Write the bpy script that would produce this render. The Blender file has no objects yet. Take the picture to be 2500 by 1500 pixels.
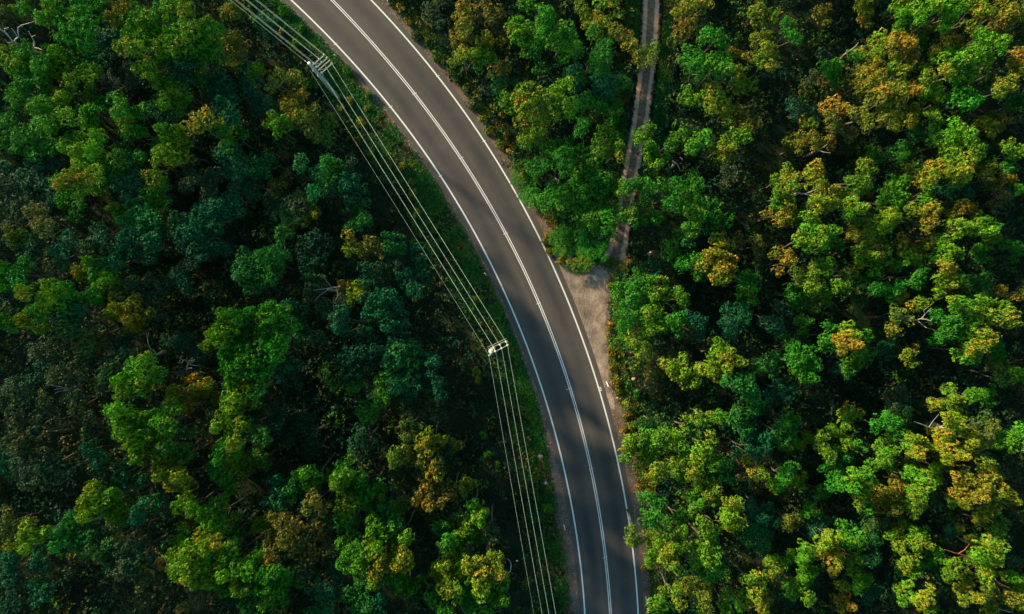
import bpy, math, random
import numpy as np
from mathutils import Vector

sc = bpy.context.scene
COL = sc.collection
rad = math.radians

# ------------------------------------------------------------------ camera
H = 94.0                 # height of the drone above the ground (m)
S = 19.0                 # photo pixels (2500 wide) per metre on the ground
cam_d = bpy.data.cameras.new("camera")
cam = bpy.data.objects.new("camera", cam_d)
COL.objects.link(cam)
cam.location = (0, 0, H)
cam.rotation_euler = (0, 0, 0)
cam_d.sensor_width = 36
cam_d.lens = 36 * S * H / 2500.0
cam_d.clip_end = 3000
sc.camera = cam

# ------------------------------------------------------------------ light
SUN_EL = rad(19.5)
SH = Vector((0.80, -0.60, 0)).normalized()            # the way shadows fall on the ground
world = bpy.data.worlds.new("World")
sc.world = world
world.use_nodes = True
wn = world.node_tree
sky = wn.nodes.new("ShaderNodeTexSky")
sky.sky_type = 'NISHITA'
sky.sun_disc = False
sky.sun_elevation = SUN_EL
sky.sun_rotation = math.atan2(-SH.x, -SH.y)
bg = wn.nodes["Background"]
bg.inputs["Strength"].default_value = 0.13
tint = wn.nodes.new("ShaderNodeMix"); tint.data_type = 'RGBA'; tint.blend_type = 'MULTIPLY'
tint.inputs[0].default_value = 1.0
tint.inputs[7].default_value = (0.66, 0.98, 0.92, 1)          # the photo's cool white balance in the shade
wn.links.new(sky.outputs[0], tint.inputs[6]); wn.links.new(tint.outputs[2], bg.inputs["Color"])
sun_d = bpy.data.lights.new("sun", 'SUN')
sun_d.energy = 4.6
sun_d.angle = rad(3.2)
sun_d.color = (1.0, 0.80, 0.50)
sun = bpy.data.objects.new("sun", sun_d)
COL.objects.link(sun)
ldir = Vector((SH.x * math.cos(SUN_EL), SH.y * math.cos(SUN_EL), -math.sin(SUN_EL)))
sun.rotation_euler = ldir.to_track_quat('-Z', 'Y').to_euler()
sun.location = (-60, 45, 60)
sc.view_settings.view_transform = 'Standard'
sc.view_settings.look = 'None'
sc.view_settings.exposure = 1.12
sc.view_settings.gamma = 1
sc.render.engine = 'CYCLES'

# ------------------------------------------------------------------ helpers
def P(u, v, z=0.0):
    k = (H - z) / H / S
    return ((u - 1250) * k, (750 - v) * k, z)

def uv_of(x, y):
    return 1250 + x * S, 750 - y * S

def tag(o, label=None, cat=None, group=None, kind=None):
    if label: o['label'] = label
    if cat: o['category'] = cat
    if group: o['group'] = group
    if kind: o['kind'] = kind
    return o

def empty(name, loc=(0, 0, 0)):
    o = bpy.data.objects.new(name, None)
    o.empty_display_size = 0.3
    o.location = loc
    COL.objects.link(o)
    return o

def mesh_np(name, V, F, mat=None, attrs=None, smooth=False):
    """V (n,3); F (m,k) faces with the same corner count"""
    V = np.asarray(V, dtype=np.float32); F = np.asarray(F, dtype=np.int32)
    me = bpy.data.meshes.new(name)
    n, k = F.shape
    me.vertices.add(len(V)); me.vertices.foreach_set("co", V.ravel())
    me.loops.add(n * k); me.loops.foreach_set("vertex_index", F.ravel())
    me.polygons.add(n)
    me.polygons.foreach_set("loop_start", np.arange(0, n * k, k, dtype=np.int32))
    try: me.polygons.foreach_set("loop_total", np.full(n, k, dtype=np.int32))
    except Exception: pass
    if smooth: me.polygons.foreach_set("use_smooth", np.ones(n, dtype=bool))
    me.update(calc_edges=True)
    if attrs:
        for an, (ty, data) in attrs.items():
            a = me.attributes.new(an, ty, 'FACE')
            if ty == 'FLOAT': a.data.foreach_set("value", np.asarray(data, np.float32))
            else: a.data.foreach_set("color", np.asarray(data, np.float32).ravel())
    if mat: me.materials.append(mat)
    return me

def link(name, me, parent=None, loc=None):
    o = bpy.data.objects.new(name, me)
    COL.objects.link(o)
    if parent: o.parent = parent
    if loc: o.location = loc
    return o

class MB:
    """collects quads/tris into one mesh"""
    def __init__(s): s.v = []; s.f = []
    def add(s, vs, fs):
        b = len(s.v); s.v += [tuple(p) for p in vs]; s.f += [tuple(b + i for i in f) for f in fs]
    def tube(s, pts, rs, n=6, cap=True):
        pts = [Vector(p) for p in pts]
        if not isinstance(rs, (list, tuple)): rs = [rs] * len(pts)
        vs = []; fs = []
        for i, p in enumerate(pts):
            a = pts[max(i - 1, 0)]; b = pts[min(i + 1, len(pts) - 1)]
            d = (b - a).normalized()
            up = Vector((0, 0, 1)) if abs(d.z) < 0.9 else Vector((1, 0, 0))
            x = d.cross(up).normalized(); y = x.cross(d)
            for k in range(n):
                t = 2 * math.pi * k / n
                vs.append(p + (x * math.cos(t) + y * math.sin(t)) * rs[i])
        for i in range(len(pts) - 1):
            for k in range(n):
                k2 = (k + 1) % n
                fs.append((i * n + k, i * n + k2, (i + 1) * n + k2, (i + 1) * n + k))
        if cap:
            fs.append(tuple(range(n - 1, -1, -1))); m = (len(pts) - 1) * n
            fs.append(tuple(m + k for k in range(n)))
        s.add(vs, fs)
    def bar(s, a, b, w, h, up=(0, 0, 1), bev=0.12):
        a = Vector(a); b = Vector(b); d = (b - a).normalized()
        u = Vector(up); x = d.cross(u).normalized(); y = x.cross(d).normalized()
        c = min(w, h) * bev
        prof = [(-w/2+c, -h/2), (w/2-c, -h/2), (w/2, -h/2+c), (w/2, h/2-c), (w/2-c, h/2), (-w/2+c, h/2), (-w/2, h/2-c), (-w/2, -h/2+c)]
        vs = [p + x * i + y * j for p in (a, b) for i, j in prof]
        fs = [(k, (k+1) % 8, 8 + (k+1) % 8, 8 + k) for k in range(8)]
        fs += [tuple(range(7, -1, -1)), tuple(range(8, 16))]
        s.add(vs, fs)
    def lathe(s, c, prof, n=12, axis=(0, 0, 1)):
        c = Vector(c); ax = Vector(axis).normalized()
        up = Vector((0, 0, 1)) if abs(ax.z) < 0.9 else Vector((1, 0, 0))
        x = ax.cross(up).normalized(); y = x.cross(ax)
        vs = []; fs = []
        for r, z in prof:
            for k in range(n):
                t = 2 * math.pi * k / n
                vs.append(c + ax * z + (x * math.cos(t) + y * math.sin(t)) * r)
        for i in range(len(prof) - 1):
            for k in range(n):
                k2 = (k + 1) % n
                fs.append((i*n+k, i*n+k2, (i+1)*n+k2, (i+1)*n+k))
        fs.append(tuple(range(n - 1, -1, -1))); m = (len(prof) - 1) * n
        fs.append(tuple(m + k for k in range(n)))
        s.add(vs, fs)
    def mesh(s, name, mat, smooth=False):
        me = bpy.data.meshes.new(name)
        me.from_pydata(s.v, [], s.f)
        me.update()
        if smooth: me.polygons.foreach_set("use_smooth", np.ones(len(s.f), dtype=bool))
        me.materials.append(mat)
        return me
    def build(s, name, mat, parent=None, smooth=False):
        return link(name, s.mesh(name, mat, smooth), parent)

# ------------------------------------------------------------------ materials
def new_mat(name, rough=0.8, spec=0.3):
    m = bpy.data.materials.new(name); m.use_nodes = True
    nt = m.node_tree; b = nt.nodes["Principled BSDF"]
    b.inputs["Roughness"].default_value = rough
    b.inputs["Specular IOR Level"].default_value = spec
    return m, nt, b

def N(nt, t, **kw):
    n = nt.nodes.new(t)
    for k, v in kw.items(): setattr(n, k, v)
    return n

def noise(nt, scale, detail=4, rough=0.55, vec=None):
    n = N(nt, "ShaderNodeTexNoise")
    n.inputs["Scale"].default_value = scale; n.inputs["Detail"].default_value = detail
    n.inputs["Roughness"].default_value = rough
    if vec is not None: nt.links.new(vec, n.inputs["Vector"])
    return n.outputs["Fac"]

def ramp(nt, fac, stops):
    r = N(nt, "ShaderNodeValToRGB")
    nt.links.new(fac, r.inputs[0])
    cr = r.color_ramp
    while len(cr.elements) < len(stops): cr.elements.new(0.5)
    for e, (p, c) in zip(cr.elements, stops):
        e.position = p
        e.color = (c, c, c, 1) if isinstance(c, (int, float)) else (*c, 1)
    return r.outputs[0]

def mix(nt, fac, a, b, mode='MIX'):
    m = N(nt, "ShaderNodeMix"); m.data_type = 'RGBA'; m.blend_type = mode
    for sock, val in ((m.inputs[0], fac), (m.inputs[6], a), (m.inputs[7], b)):
        if isinstance(val, (int, float)): sock.default_value = val
        elif isinstance(val, tuple): sock.default_value = (*val, 1)
        else: nt.links.new(val, sock)
    return m.outputs[2]

def math_(nt, op, a, b=None, clamp=False):
    m = N(nt, "ShaderNodeMath", operation=op); m.use_clamp = clamp
    for i, v in enumerate((a, b)):
        if v is None: continue
        if isinstance(v, (int, float)): m.inputs[i].default_value = v
        else: nt.links.new(v, m.inputs[i])
    return m.outputs[0]

def objpos(nt):
    return N(nt, "ShaderNodeNewGeometry").outputs["Position"]

def bump(nt, b, h, strength=0.5, dist=0.05):
    bp = N(nt, "ShaderNodeBump"); bp.inputs["Strength"].default_value = strength
    bp.inputs["Distance"].default_value = dist
    nt.links.new(h, bp.inputs["Height"]); nt.links.new(bp.outputs[0], b.inputs["Normal"])

def attr(nt, name, out="Fac"):
    a = N(nt, "ShaderNodeAttribute"); a.attribute_name = name
    return a.outputs[out]

# leaves: colour of the thing, orange young tips by leaf, lighter and darker leaves
def leaf_material(name, per_face=False):
    m, nt, b = new_mat(name, 0.6, 0.16)
    if per_face:
        base = attr(nt, "leafcol", "Color"); tipamt = attr(nt, "tipamt")
    else:
        oi = N(nt, "ShaderNodeObjectInfo"); base = oi.outputs["Color"]; tipamt = oi.outputs["Alpha"]
    tone = attr(nt, "tone"); tip = attr(nt, "tip")
    pos = objpos(nt)
    cl = noise(nt, 0.55, 2, 0.5, pos)
    cl = ramp(nt, cl, [(0.35, 0.0), (0.65, 1.0)])
    t2 = math_(nt, 'MULTIPLY', tipamt, math_(nt, 'MULTIPLY', tip, math_(nt, 'ADD', math_(nt, 'MULTIPLY', cl, 0.9), 0.35)), True)
    c = mix(nt, t2, base, (0.46, 0.21, 0.022))
    vv = math_(nt, 'ADD', math_(nt, 'MULTIPLY', tone, 1.25), 0.40)
    hs = N(nt, "ShaderNodeHueSaturation")
    nt.links.new(c, hs.inputs["Color"]); nt.links.new(vv, hs.inputs["Value"])
    hs.inputs["Saturation"].default_value = 1.0
    c = hs.outputs[0]
    nt.links.new(c, b.inputs["Base Color"])
    tr = N(nt, "ShaderNodeBsdfTranslucent"); nt.links.new(c, tr.inputs["Color"])
    mx = N(nt, "ShaderNodeMixShader"); mx.inputs[0].default_value = 0.12
    nt.links.new(b.outputs[0], mx.inputs[1]); nt.links.new(tr.outputs[0], mx.inputs[2])
    nt.links.new(mx.outputs[0], nt.nodes["Material Output"].inputs["Surface"])
    return m

M_LEAF = leaf_material("gum_leaves")
M_LEAFMIX = leaf_material("mixed_leaves", True)

def bark_material(name, c1, c2, c3):
    m, nt, b = new_mat(name, 0.75, 0.25)
    pos = objpos(nt)
    f = noise(nt, 3.0, 5, 0.6, pos)
    c = ramp(nt, f, [(0.3, c1), (0.5, c2), (0.72, c3)])
    nt.links.new(c, b.inputs["Base Color"])
    bump(nt, b, noise(nt, 14, 4, 0.6, pos), 0.5, 0.03)
    return m
M_BARK = bark_material("gum_bark", (0.05, 0.036, 0.026), (0.11, 0.08, 0.058), (0.18, 0.145, 0.12))
M_DEAD = bark_material("bleached_wood", (0.18, 0.14, 0.11), (0.32, 0.27, 0.23), (0.46, 0.40, 0.35))
M_RED = bark_material("red_stringy_bark", (0.16, 0.04, 0.02), (0.34, 0.08, 0.035), (0.44, 0.17, 0.08))

def ground_mat():
    m, nt, b = new_mat("forest_floor", 0.95, 0.1)
    pos = objpos(nt)
    c = ramp(nt, noise(nt, 0.45, 8, 0.65, pos), [(0.3, (0.006, 0.016, 0.007)), (0.5, (0.016, 0.024, 0.010)), (0.7, (0.045, 0.030, 0.018))])
    g = ramp(nt, noise(nt, 1.7, 6, 0.7, pos), [(0.4, 0.0), (0.65, 1.0)])
    c = mix(nt, g, c, (0.010, 0.036, 0.010))
    c = mix(nt, ramp(nt, noise(nt, 9, 5, 0.7, pos), [(0.45, 0.0), (0.75, 0.6)]), c, (0.06, 0.04, 0.024))
    nt.links.new(c, b.inputs["Base Color"])
    bump(nt, b, noise(nt, 5, 8, 0.7, pos), 1.0, 0.15)
    return m

def uvnode(nt):
    sx = N(nt, "ShaderNodeSeparateXYZ")
    nt.links.new(N(nt, "ShaderNodeUVMap").outputs[0], sx.inputs[0])
    return sx.outputs[0], sx.outputs[1]

def asphalt_mat():
    """u = metres from the centre line, v = metres along the road"""
    m, nt, b = new_mat("asphalt", 0.78, 0.35)
    u, v = uvnode(nt); pos = objpos(nt)
    cb = N(nt, "ShaderNodeCombineXYZ"); nt.links.new(u, cb.inputs[0])
    nt.links.new(math_(nt, 'MULTIPLY', v, 0.035), cb.inputs[1])
    streak = noise(nt, 1.5, 4, 0.55, cb.outputs[0])
    big = noise(nt, 0.06, 3, 0.5, pos)
    # two darker wheel-worn bands in each lane
    au = math_(nt, 'ABSOLUTE', u)
    band = math_(nt, 'ABSOLUTE', math_(nt, 'SUBTRACT', au, 1.85))
    band = ramp(nt, band, [(0.15, 1.0), (0.95, 0.0)])
    c = ramp(nt, streak, [(0.3, (0.056, 0.045, 0.039)), (0.7, (0.080, 0.063, 0.053))])
    c = mix(nt, math_(nt, 'MULTIPLY', band, 0.8), c, (0.027, 0.027, 0.029))
    c = mix(nt, ramp(nt, big, [(0.4, 0.0), (0.7, 0.35)]), c, (0.10, 0.082, 0.072))
    fine = noise(nt, 26, 3, 0.7, pos)
    c = mix(nt, 0.55, c, ramp(nt, fine, [(0.3, 0.35), (0.7, 0.66)]), 'OVERLAY')
    pat = ramp(nt, noise(nt, 0.35, 6, 0.62, pos), [(0.46, 0.0), (0.62, 1.0)])
    c = mix(nt, math_(nt, 'MULTIPLY', pat, 0.22), c, (0.100, 0.083, 0.068))
    cv = N(nt, "ShaderNodeTexVoronoi", feature='DISTANCE_TO_EDGE'); cv.inputs["Scale"].default_value = 0.16
    vm = N(nt, "ShaderNodeVectorMath", operation='ADD'); nt.links.new(pos, vm.inputs[0])
    nn_ = N(nt, "ShaderNodeTexNoise"); nn_.inputs["Scale"].default_value = 0.9; nn_.inputs["Detail"].default_value = 6
    nt.links.new(nn_.outputs["Color"], vm.inputs[1]); nt.links.new(vm.outputs[0], cv.inputs["Vector"])
    crack = ramp(nt, cv.outputs["Distance"], [(0.0, 1.0), (0.006, 0.0)])
    c = mix(nt, math_(nt, 'MULTIPLY', crack, ramp(nt, noise(nt, 0.12, 2, 0.5, pos), [(0.5, 0.0), (0.6, 0.5)])), c, (0.02, 0.02, 0.02))
    # dusty edge
    ed = ramp(nt, math_(nt, 'ADD', au, math_(nt, 'MULTIPLY', noise(nt, 0.8, 5, 0.6, pos), 0.5)), [(0.0, 0.0), (1.0, 0.0)])
    nt.links.new(c, b.inputs["Base Color"])
    bump(nt, b, fine, 0.25, 0.01)
    return m

def paint_mat():
    m, nt, b = new_mat("road_paint", 0.6, 0.3)
    pos = objpos(nt)
    c = ramp(nt, noise(nt, 9, 5, 0.7, pos), [(0.30, (0.34, 0.32, 0.30)), (0.44, (0.66, 0.64, 0.61)), (0.8, (0.78, 0.76, 0.73))])
    nt.links.new(c, b.inputs["Base Color"])
    return m

def edge_alpha(nt, b, e, freq=1.2, soft=0.35):
    """e: 0 at the sheet's rim, 1 inside; ragged transparent rim"""
    pos = objpos(nt)
    n1 = noise(nt, freq, 6, 0.7, pos)
    s = math_(nt, 'ADD', e, math_(nt, 'MULTIPLY', math_(nt, 'SUBTRACT', n1, 0.5), 1.7))
    a = ramp(nt, s, [(0.30, 0.0), (0.30 + soft, 1.0)])
    nt.links.new(a, b.inputs["Alpha"])

def gravel_mat(name, c1, c2, c3, tracks=False, ragged=True):
    m, nt, b = new_mat(name, 0.95, 0.15)
    pos = objpos(nt)
    sx = N(nt, "ShaderNodeSeparateXYZ"); nt.links.new(pos, sx.inputs[0])
    c = ramp(nt, noise(nt, 0.5, 7, 0.65, pos), [(0.3, c1), (0.5, c2), (0.72, c3)])
    fine = noise(nt, 7, 6, 0.75, pos)
    c = mix(nt, 0.8, c, ramp(nt, fine, [(0.32, 0.18), (0.68, 0.80)]), 'OVERLAY')
    wv = N(nt, "ShaderNodeTexWave"); wv.inputs["Scale"].default_value = 0.45
    wv.inputs["Distortion"].default_value = 22; wv.inputs["Detail"].default_value = 4
    wv.inputs["Detail Scale"].default_value = 0.6
    nt.links.new(pos, wv.inputs["Vector"])
    c = mix(nt, ramp(nt, wv.outputs["Fac"], [(0.5, 0.0), (1.0, 0.10)]), c, c3)
    nt.links.new(c, b.inputs["Base Color"])
    bump(nt, b, math_(nt, 'ADD', fine, math_(nt, 'MULTIPLY', wv.outputs["Fac"], .35)), 0.5, 0.05)
    if ragged: edge_alpha(nt, b, attr(nt, "inner"), 1.1)
    return m

def track_mat():
    m, nt, b = new_mat("dirt_track", 0.95, 0.15)
    u, v = uvnode(nt); pos = objpos(nt)
    wob = math_(nt, 'MULTIPLY', math_(nt, 'SUBTRACT', noise(nt, 0.35, 3, 0.5, pos), 0.5), 0.35)
    au = math_(nt, 'ABSOLUTE', math_(nt, 'ADD', u, wob))
    rut = math_(nt, 'ABSOLUTE', math_(nt, 'SUBTRACT', au, 0.78))
    rutm = ramp(nt, math_(nt, 'ADD', rut, math_(nt, 'MULTIPLY', math_(nt, 'SUBTRACT', noise(nt, 2.5, 5, 0.7, pos), 0.5), 0.5)), [(0.20, 1.0), (0.36, 0.0)])
    soil = ramp(nt, noise(nt, 1.6, 7, 0.7, pos), [(0.3, (0.40, 0.22, 0.14)), (0.7, (0.62, 0.39, 0.26))])
    mid = ramp(nt, noise(nt, 2.2, 7, 0.7, pos), [(0.3, (0.06, 0.05, 0.025)), (0.5, (0.17, 0.11, 0.075)), (0.7, (0.28, 0.19, 0.135))])
    c = mix(nt, rutm, mid, soil)
    nt.links.new(c, b.inputs["Base Color"])
    bump(nt, b, noise(nt, 6, 6, 0.7, pos), 0.6, 0.05)
    edge_alpha(nt, b, attr(nt, "inner"), 1.6)
    return m

def plain(name, col, rough=0.6, metal=0.0, nz=0.0):
    m, nt, b = new_mat(name, rough, 0.4)
    b.inputs["Metallic"].default_value = metal
    c1 = tuple(max(x * (1 - nz), 0) for x in col); c2 = tuple(min(x * (1 + nz), 1) for x in col)
    c = ramp(nt, noise(nt, 5, 5, 0.6, objpos(nt)), [(0.3, c1), (0.7, c2)])
    nt.links.new(c, b.inputs["Base Color"])
    return m

M_GROUND = ground_mat(); M_ASPH = asphalt_mat(); M_PAINT = paint_mat()
M_GRAVEL = gravel_mat("gravel", (0.10, 0.074, 0.054), (0.24, 0.175, 0.13), (0.46, 0.35, 0.26))
M_SHOULDER = gravel_mat("shoulder_gravel", (0.06, 0.045, 0.035), (0.13, 0.088, 0.066), (0.24, 0.15, 0.115))
M_TRACK = track_mat()
M_CONC = plain("concrete_pole", (0.33, 0.32, 0.28), 0.8, 0, 0.18)
M_WOOD = plain("weathered_crossarm", (0.30, 0.25, 0.20), 0.8, 0, 0.3)
M_STEEL = plain("galvanised_steel", (0.55, 0.56, 0.55), 0.5, 0.3, 0.15)
M_CERAM = plain("glazed_porcelain", (0.55, 0.58, 0.50), 0.25, 0, 0.05)
M_WIRE = plain("aluminium_conductor", (0.36, 0.39, 0.32), 0.5, 0.0, 0.35)
M_CREAM = plain("cream_enamel", (0.62, 0.56, 0.38), 0.45, 0, 0.08)
M_WHITE = plain("white_plastic", (0.82, 0.80, 0.74), 0.5, 0, 0.05)
M_REFL = plain("red_reflector", (0.55, 0.03, 0.02), 0.25, 0, 0.05)
M_ROCK = bark_material("pink_rock", (0.25, 0.15, 0.12), (0.42, 0.27, 0.23), (0.58, 0.42, 0.38))

# ------------------------------------------------------------------ road curves, measured on the photo
def fit(pts, deg=4):
    a = np.array(pts, float)
    return np.polyfit((a[:, 1] - 750) / 750, a[:, 0], deg)
cL = fit([(711,0),(834,125),(956,263),(1069,421),(1120,500),(1165,577.5),(1214,682),(1261,780),(1305,898),(1340,1000),(1379,1152),(1406,1300),(1428,1500)])
cC = fit([(809,0),(833,22),(1012,229),(1123,384),(1195.5,500),(1234,571),(1315,741),(1359,844),(1406,1000),(1443,1145),(1467,1280),(1490.5,1500)])
cR = fit([(905,0),(1069,185),(1184,347),(1251,465),(1275,505),(1359,655),(1416,817),(1463.5,952),(1474,1000),(1511,1135),(1534,1266),(1558,1500)])
def ev(c, v):
    v = np.asarray(v, float); t = (np.clip(v, -40, 1540) - 750) / 750
    d = np.polyder(c)
    return np.polyval(c, t) + np.polyval(d, t) / 750 * (v - np.clip(v, -40, 1540))
Lf = lambda v: ev(cL, v); Cf = lambda v: ev(cC, v); Rf = lambda v: ev(cR, v)

V_ALL = np.concatenate([np.arange(-1400, -60, 60), np.arange(-60, 1561, 10), np.arange(1620, 2900, 60)]).astype(float)

def strip_normal(uf, v):
    u = uf(v); du = (uf(v + 2) - uf(v - 2)) / 4
    nx = 1 / np.sqrt(1 + du ** 2); ny = -du / np.sqrt(1 + du ** 2)      # towards the right-hand side, in pixels
    return u, nx, ny

def sheet(name, pa, pb, z, mat, nacross=1, ua=None, ub=None, inner=None, vlen=None):
    """quads between two pixel polylines pa, pb"""
    pa = np.asarray(pa, float); pb = np.asarray(pb, float); n = len(pa); k = nacross + 1
    t = np.linspace(0, 1, k)
    px = pa[:, None, :] * (1 - t)[None, :, None] + pb[:, None, :] * t[None, :, None]
    V = np.zeros((n * k, 3)); V[:, 0] = (px[..., 0].ravel() - 1250) / S; V[:, 1] = (750 - px[..., 1].ravel()) / S; V[:, 2] = z
    i = np.arange(n - 1)[:, None] * k + np.arange(k - 1)[None, :]; i = i.ravel()
    F = np.stack([i, i + k, i + k + 1, i + 1], 1)
    me = mesh_np(name, V, F, mat)
    # uv: u across in metres, v along
    mid = (pa + pb) / 2; ln = np.concatenate([[0], np.cumsum(np.linalg.norm(np.diff(mid, axis=0), axis=1))]) / S
    ua = -0.5 if ua is None else ua; ub = 0.5 if ub is None else ub
    U = np.repeat((ua + (ub - ua) * t)[None, :], n, 0).ravel(); W = np.repeat(ln[:, None], k, 1).ravel()
    lay = me.uv_layers.new(name="UVMap")
    li = np.zeros(len(me.loops), np.int32); me.loops.foreach_get("vertex_index", li)
    lay.data.foreach_set("uv", np.stack([U[li], W[li]], 1).astype(np.float32).ravel())
    if inner is not None:
        a = me.attributes.new("inner", 'FLOAT', 'POINT')
        a.data.foreach_set("value", np.repeat(np.asarray(inner, np.float32)[None, :], n, 0).ravel())
    # make the faces look up
    me.update()
    if me.polygons[0].normal.z < 0: me.flip_normals()
    return link(name, me)

def offset(uf, v, d):
    """points at d pixels to the right of the curve"""
    u, nx, ny = strip_normal(uf, v)
    d = np.asarray(d, float)
    return np.stack([u + nx * d, v + ny * d], 1)

# ground: one sheet to the horizon, finely cut near the scene and gently uneven
def build_ground():
    xs = np.concatenate([[-1500, -600, -250], np.arange(-110, 111, 1.6), [250, 600, 1500]])
    ys = np.concatenate([[-1500, -600, -250], np.arange(-80, 81, 1.6), [250, 600, 1500]])
    X, Y = np.meshgrid(xs, ys); u, v = uv_of(X, Y)
    dist = np.maximum(0, np.maximum(Lf(v) - 60 - u, u - Rf(v) - 170)) / S
    near = np.clip(dist / 6, 0, 1)
    rng = np.random.RandomState(3)
    Z = -0.02 + near * (0.35 * np.sin(X * .21 + 1.3 * np.sin(Y * .13)) * np.cos(Y * .17) - 0.38 + rng.normal(0, .05, X.shape))
    Vv = np.stack([X.ravel(), Y.ravel(), Z.ravel()], 1)
    nx = len(xs); i = (np.arange(len(ys) - 1)[:, None] * nx + np.arange(nx - 1)[None, :]).ravel()
    F = np.stack([i, i + 1, i + nx + 1, i + nx], 1)
    o = link("ground", mesh_np("ground", Vv, F, M_GROUND, smooth=True)); tag(o, kind='structure')
build_ground()

# asphalt with the two lanes; u measured from the centre line
v = V_ALL
road = sheet("road", offset(Lf, v, -13), offset(Rf, v, 14), 0.012, M_ASPH, 8, -3.95, 3.95)
tag(road, kind='structure')

# gravel shoulders
wl = np.interp(v, [0, 500, 900, 1000, 1250, 1500], [34, 26, 22, 24, 52, 46])
o = sheet("left_shoulder", offset(Lf, v, -8) , offset(Lf, v, 0) * 0 + offset(Lf, v, -8 - wl), 0.004, M_SHOULDER, 4, inner=[1, .9, .7, .4, 0]); tag(o, kind='structure')
wr = np.interp(v, [0, 300, 480, 560, 640, 900, 1000, 1100, 1250, 1400, 1500], [40, 40, 36, 40, 60, 64, 78, 80, 70, 66, 62])
o = sheet("right_shoulder", offset(Rf, v, 9), offset(Rf, v, 9 + wr), 0.004, M_SHOULDER, 4, inner=[1, 1, .8, .45, 0]); tag(o, kind='structure')

# gravel turnout where the dirt track meets the road
TURN = [(610, 22), (628, 34), (645, 52), (655, 78), (662, 104)]
def build_turnout():
    # rows of pixel points from the road's edge to the bush edge
    rows_v = [612, 630, 645, 660, 680, 700, 730, 760, 800, 840, 880, 920, 960, 1000]
    right = [1362, 1410, 1460, 1502, 1506, 1502, 1496, 1492, 1491, 1491, 1492, 1494, 1499, 1506]
    pa = np.array([(Rf(float(a)) + 11, a) for a in rows_v]); pb = np.array(list(zip(right, rows_v)), float)
    o = sheet("gravel_turnout", pa, pb, 0.0080, M_GRAVEL, 6, inner=[1, 1, 1, 1, .9, .6, .25])
    tag(o, kind='structure')
build_turnout()

# dirt track with two wheel ruts
TR = np.array([(1592,-500),(1592,-120),(1591,0),(1585,110),(1574,210),(1564,290),(1550,370),(1536,450),(1524,520),(1514,575),(1504,618),(1478,668)], float)
def smooth_poly(P0, n=90):
    t = np.linspace(0, len(P0) - 1, n); i = np.clip(t.astype(int), 0, len(P0) - 2); f = (t - i)[:, None]
    p0 = P0[np.clip(i - 1, 0, len(P0) - 1)]; p1 = P0[i]; p2 = P0[i + 1]; p3 = P0[np.clip(i + 2, 0, len(P0) - 1)]
    return 0.5 * (2 * p1 + (p2 - p0) * f + (2 * p0 - 5 * p1 + 4 * p2 - p3) * f ** 2 + (3 * p1 - p0 - 3 * p2 + p3) * f ** 3)
TRs = smooth_poly(TR)
dd = np.gradient(TRs, axis=0); nn = np.stack([dd[:, 1], -dd[:, 0]], 1); nn /= np.linalg.norm(nn, axis=1)[:, None]
tw = np.interp(TRs[:, 1], [0, 500, 560, 610, 640, 670], [30, 30, 29, 36, 48, 62])[:, None]
o = sheet("dirt_track", TRs + nn * tw * -1, TRs + nn * tw, 0.0045, M_TRACK, 6, -1.65, 1.65, inner=[0, .5, 1, 1, 1, .5, 0]); tag(o, kind='structure')

# painted markings
VM = np.arange(-400, 1901, 10).astype(float)
def line_mesh(uf, off, w, z=0.017):
    pa = offset(uf, VM, off - w / 2); pb = offset(uf, VM, off + w / 2)
    return sheet("line", pa, pb, z, M_PAINT, 1)
def mark(name, objs):
    base = objs[0]; base.name = name; base.data.name = name; return tag(base, kind='structure')
mark("left_edge_line", [line_mesh(Lf, 0, 3.5)])
mark("right_edge_line", [line_mesh(Rf, 0, 3.5)])
mark("left_centre_line", [line_mesh(Cf, -2.15, 2.0)])
mark("right_centre_line", [line_mesh(Cf, 2.15, 2.0)])
# short cross ticks on the lines and three bars by the right edge line
tk = MB()
def tick(u, v, du, dv, w=1.3, z=0.0205):
    a = np.array([u - du, v - dv]); b = np.array([u + du, v + dv]); d = (b - a) / np.linalg.norm(b - a); n = np.array([-d[1], d[0]]) * w / 2
    q = [a - n, b - n, b + n, a + n]
    tk.add([((x - 1250) / S, (750 - y) / S, z) for x, y in q], [(3, 2, 1, 0)])
for u_, v_ in [(1012,229),(1126,386),(1234,571),(1315,741),(1388,950),(1443,1145),(1477,1361)]:
    tick(u_, v_, 5.5, -2.0, 1.0)
for u_, v_ in [(954,261),(1075,430),(1069,186),(1182,345),(819,108)]:
    tick(u_, v_, 4, -2)
for k in range(3):
    tick(1464.5 + k * 0.9, 946.5 + k * 3.6, 3.2, -0.4, 2.0)
o = tk.build("road_marking_ticks", M_PAINT); tag(o, kind='structure')

# ------------------------------------------------------------------ leaves
def leaf_quads(P0, D, per, L, W, rng, up=0.45):
    n = len(P0)
    p = np.repeat(P0, per, 0); d = np.repeat(D, per, 0); m = n * per
    r = rng.normal(size=(m, 3)); t = r - (r * d).sum(1)[:, None] * d
    t /= np.linalg.norm(t, axis=1)[:, None] + 1e-9
    dr = t + d * (up + rng.normal(0, .25, (m, 1))); dr /= np.linalg.norm(dr, axis=1)[:, None]
    s = np.cross(d, dr) + rng.normal(0, .25, (m, 3)); s -= (s * dr).sum(1)[:, None] * dr
    s /= np.linalg.norm(s, axis=1)[:, None] + 1e-9
    ln = L * rng.uniform(.65, 1.25, (m, 1)); wd = W * rng.uniform(.7, 1.25, (m, 1))
    b = p + dr * ln * 0.05
    V = np.stack([b, p + dr * ln * .5 + s * wd * .5, p + dr * ln, p + dr * ln * .5 - s * wd * .5], 1).reshape(-1, 3)
    F = np.arange(m * 4, dtype=np.int32).reshape(m, 4)
    return V, F

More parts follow.
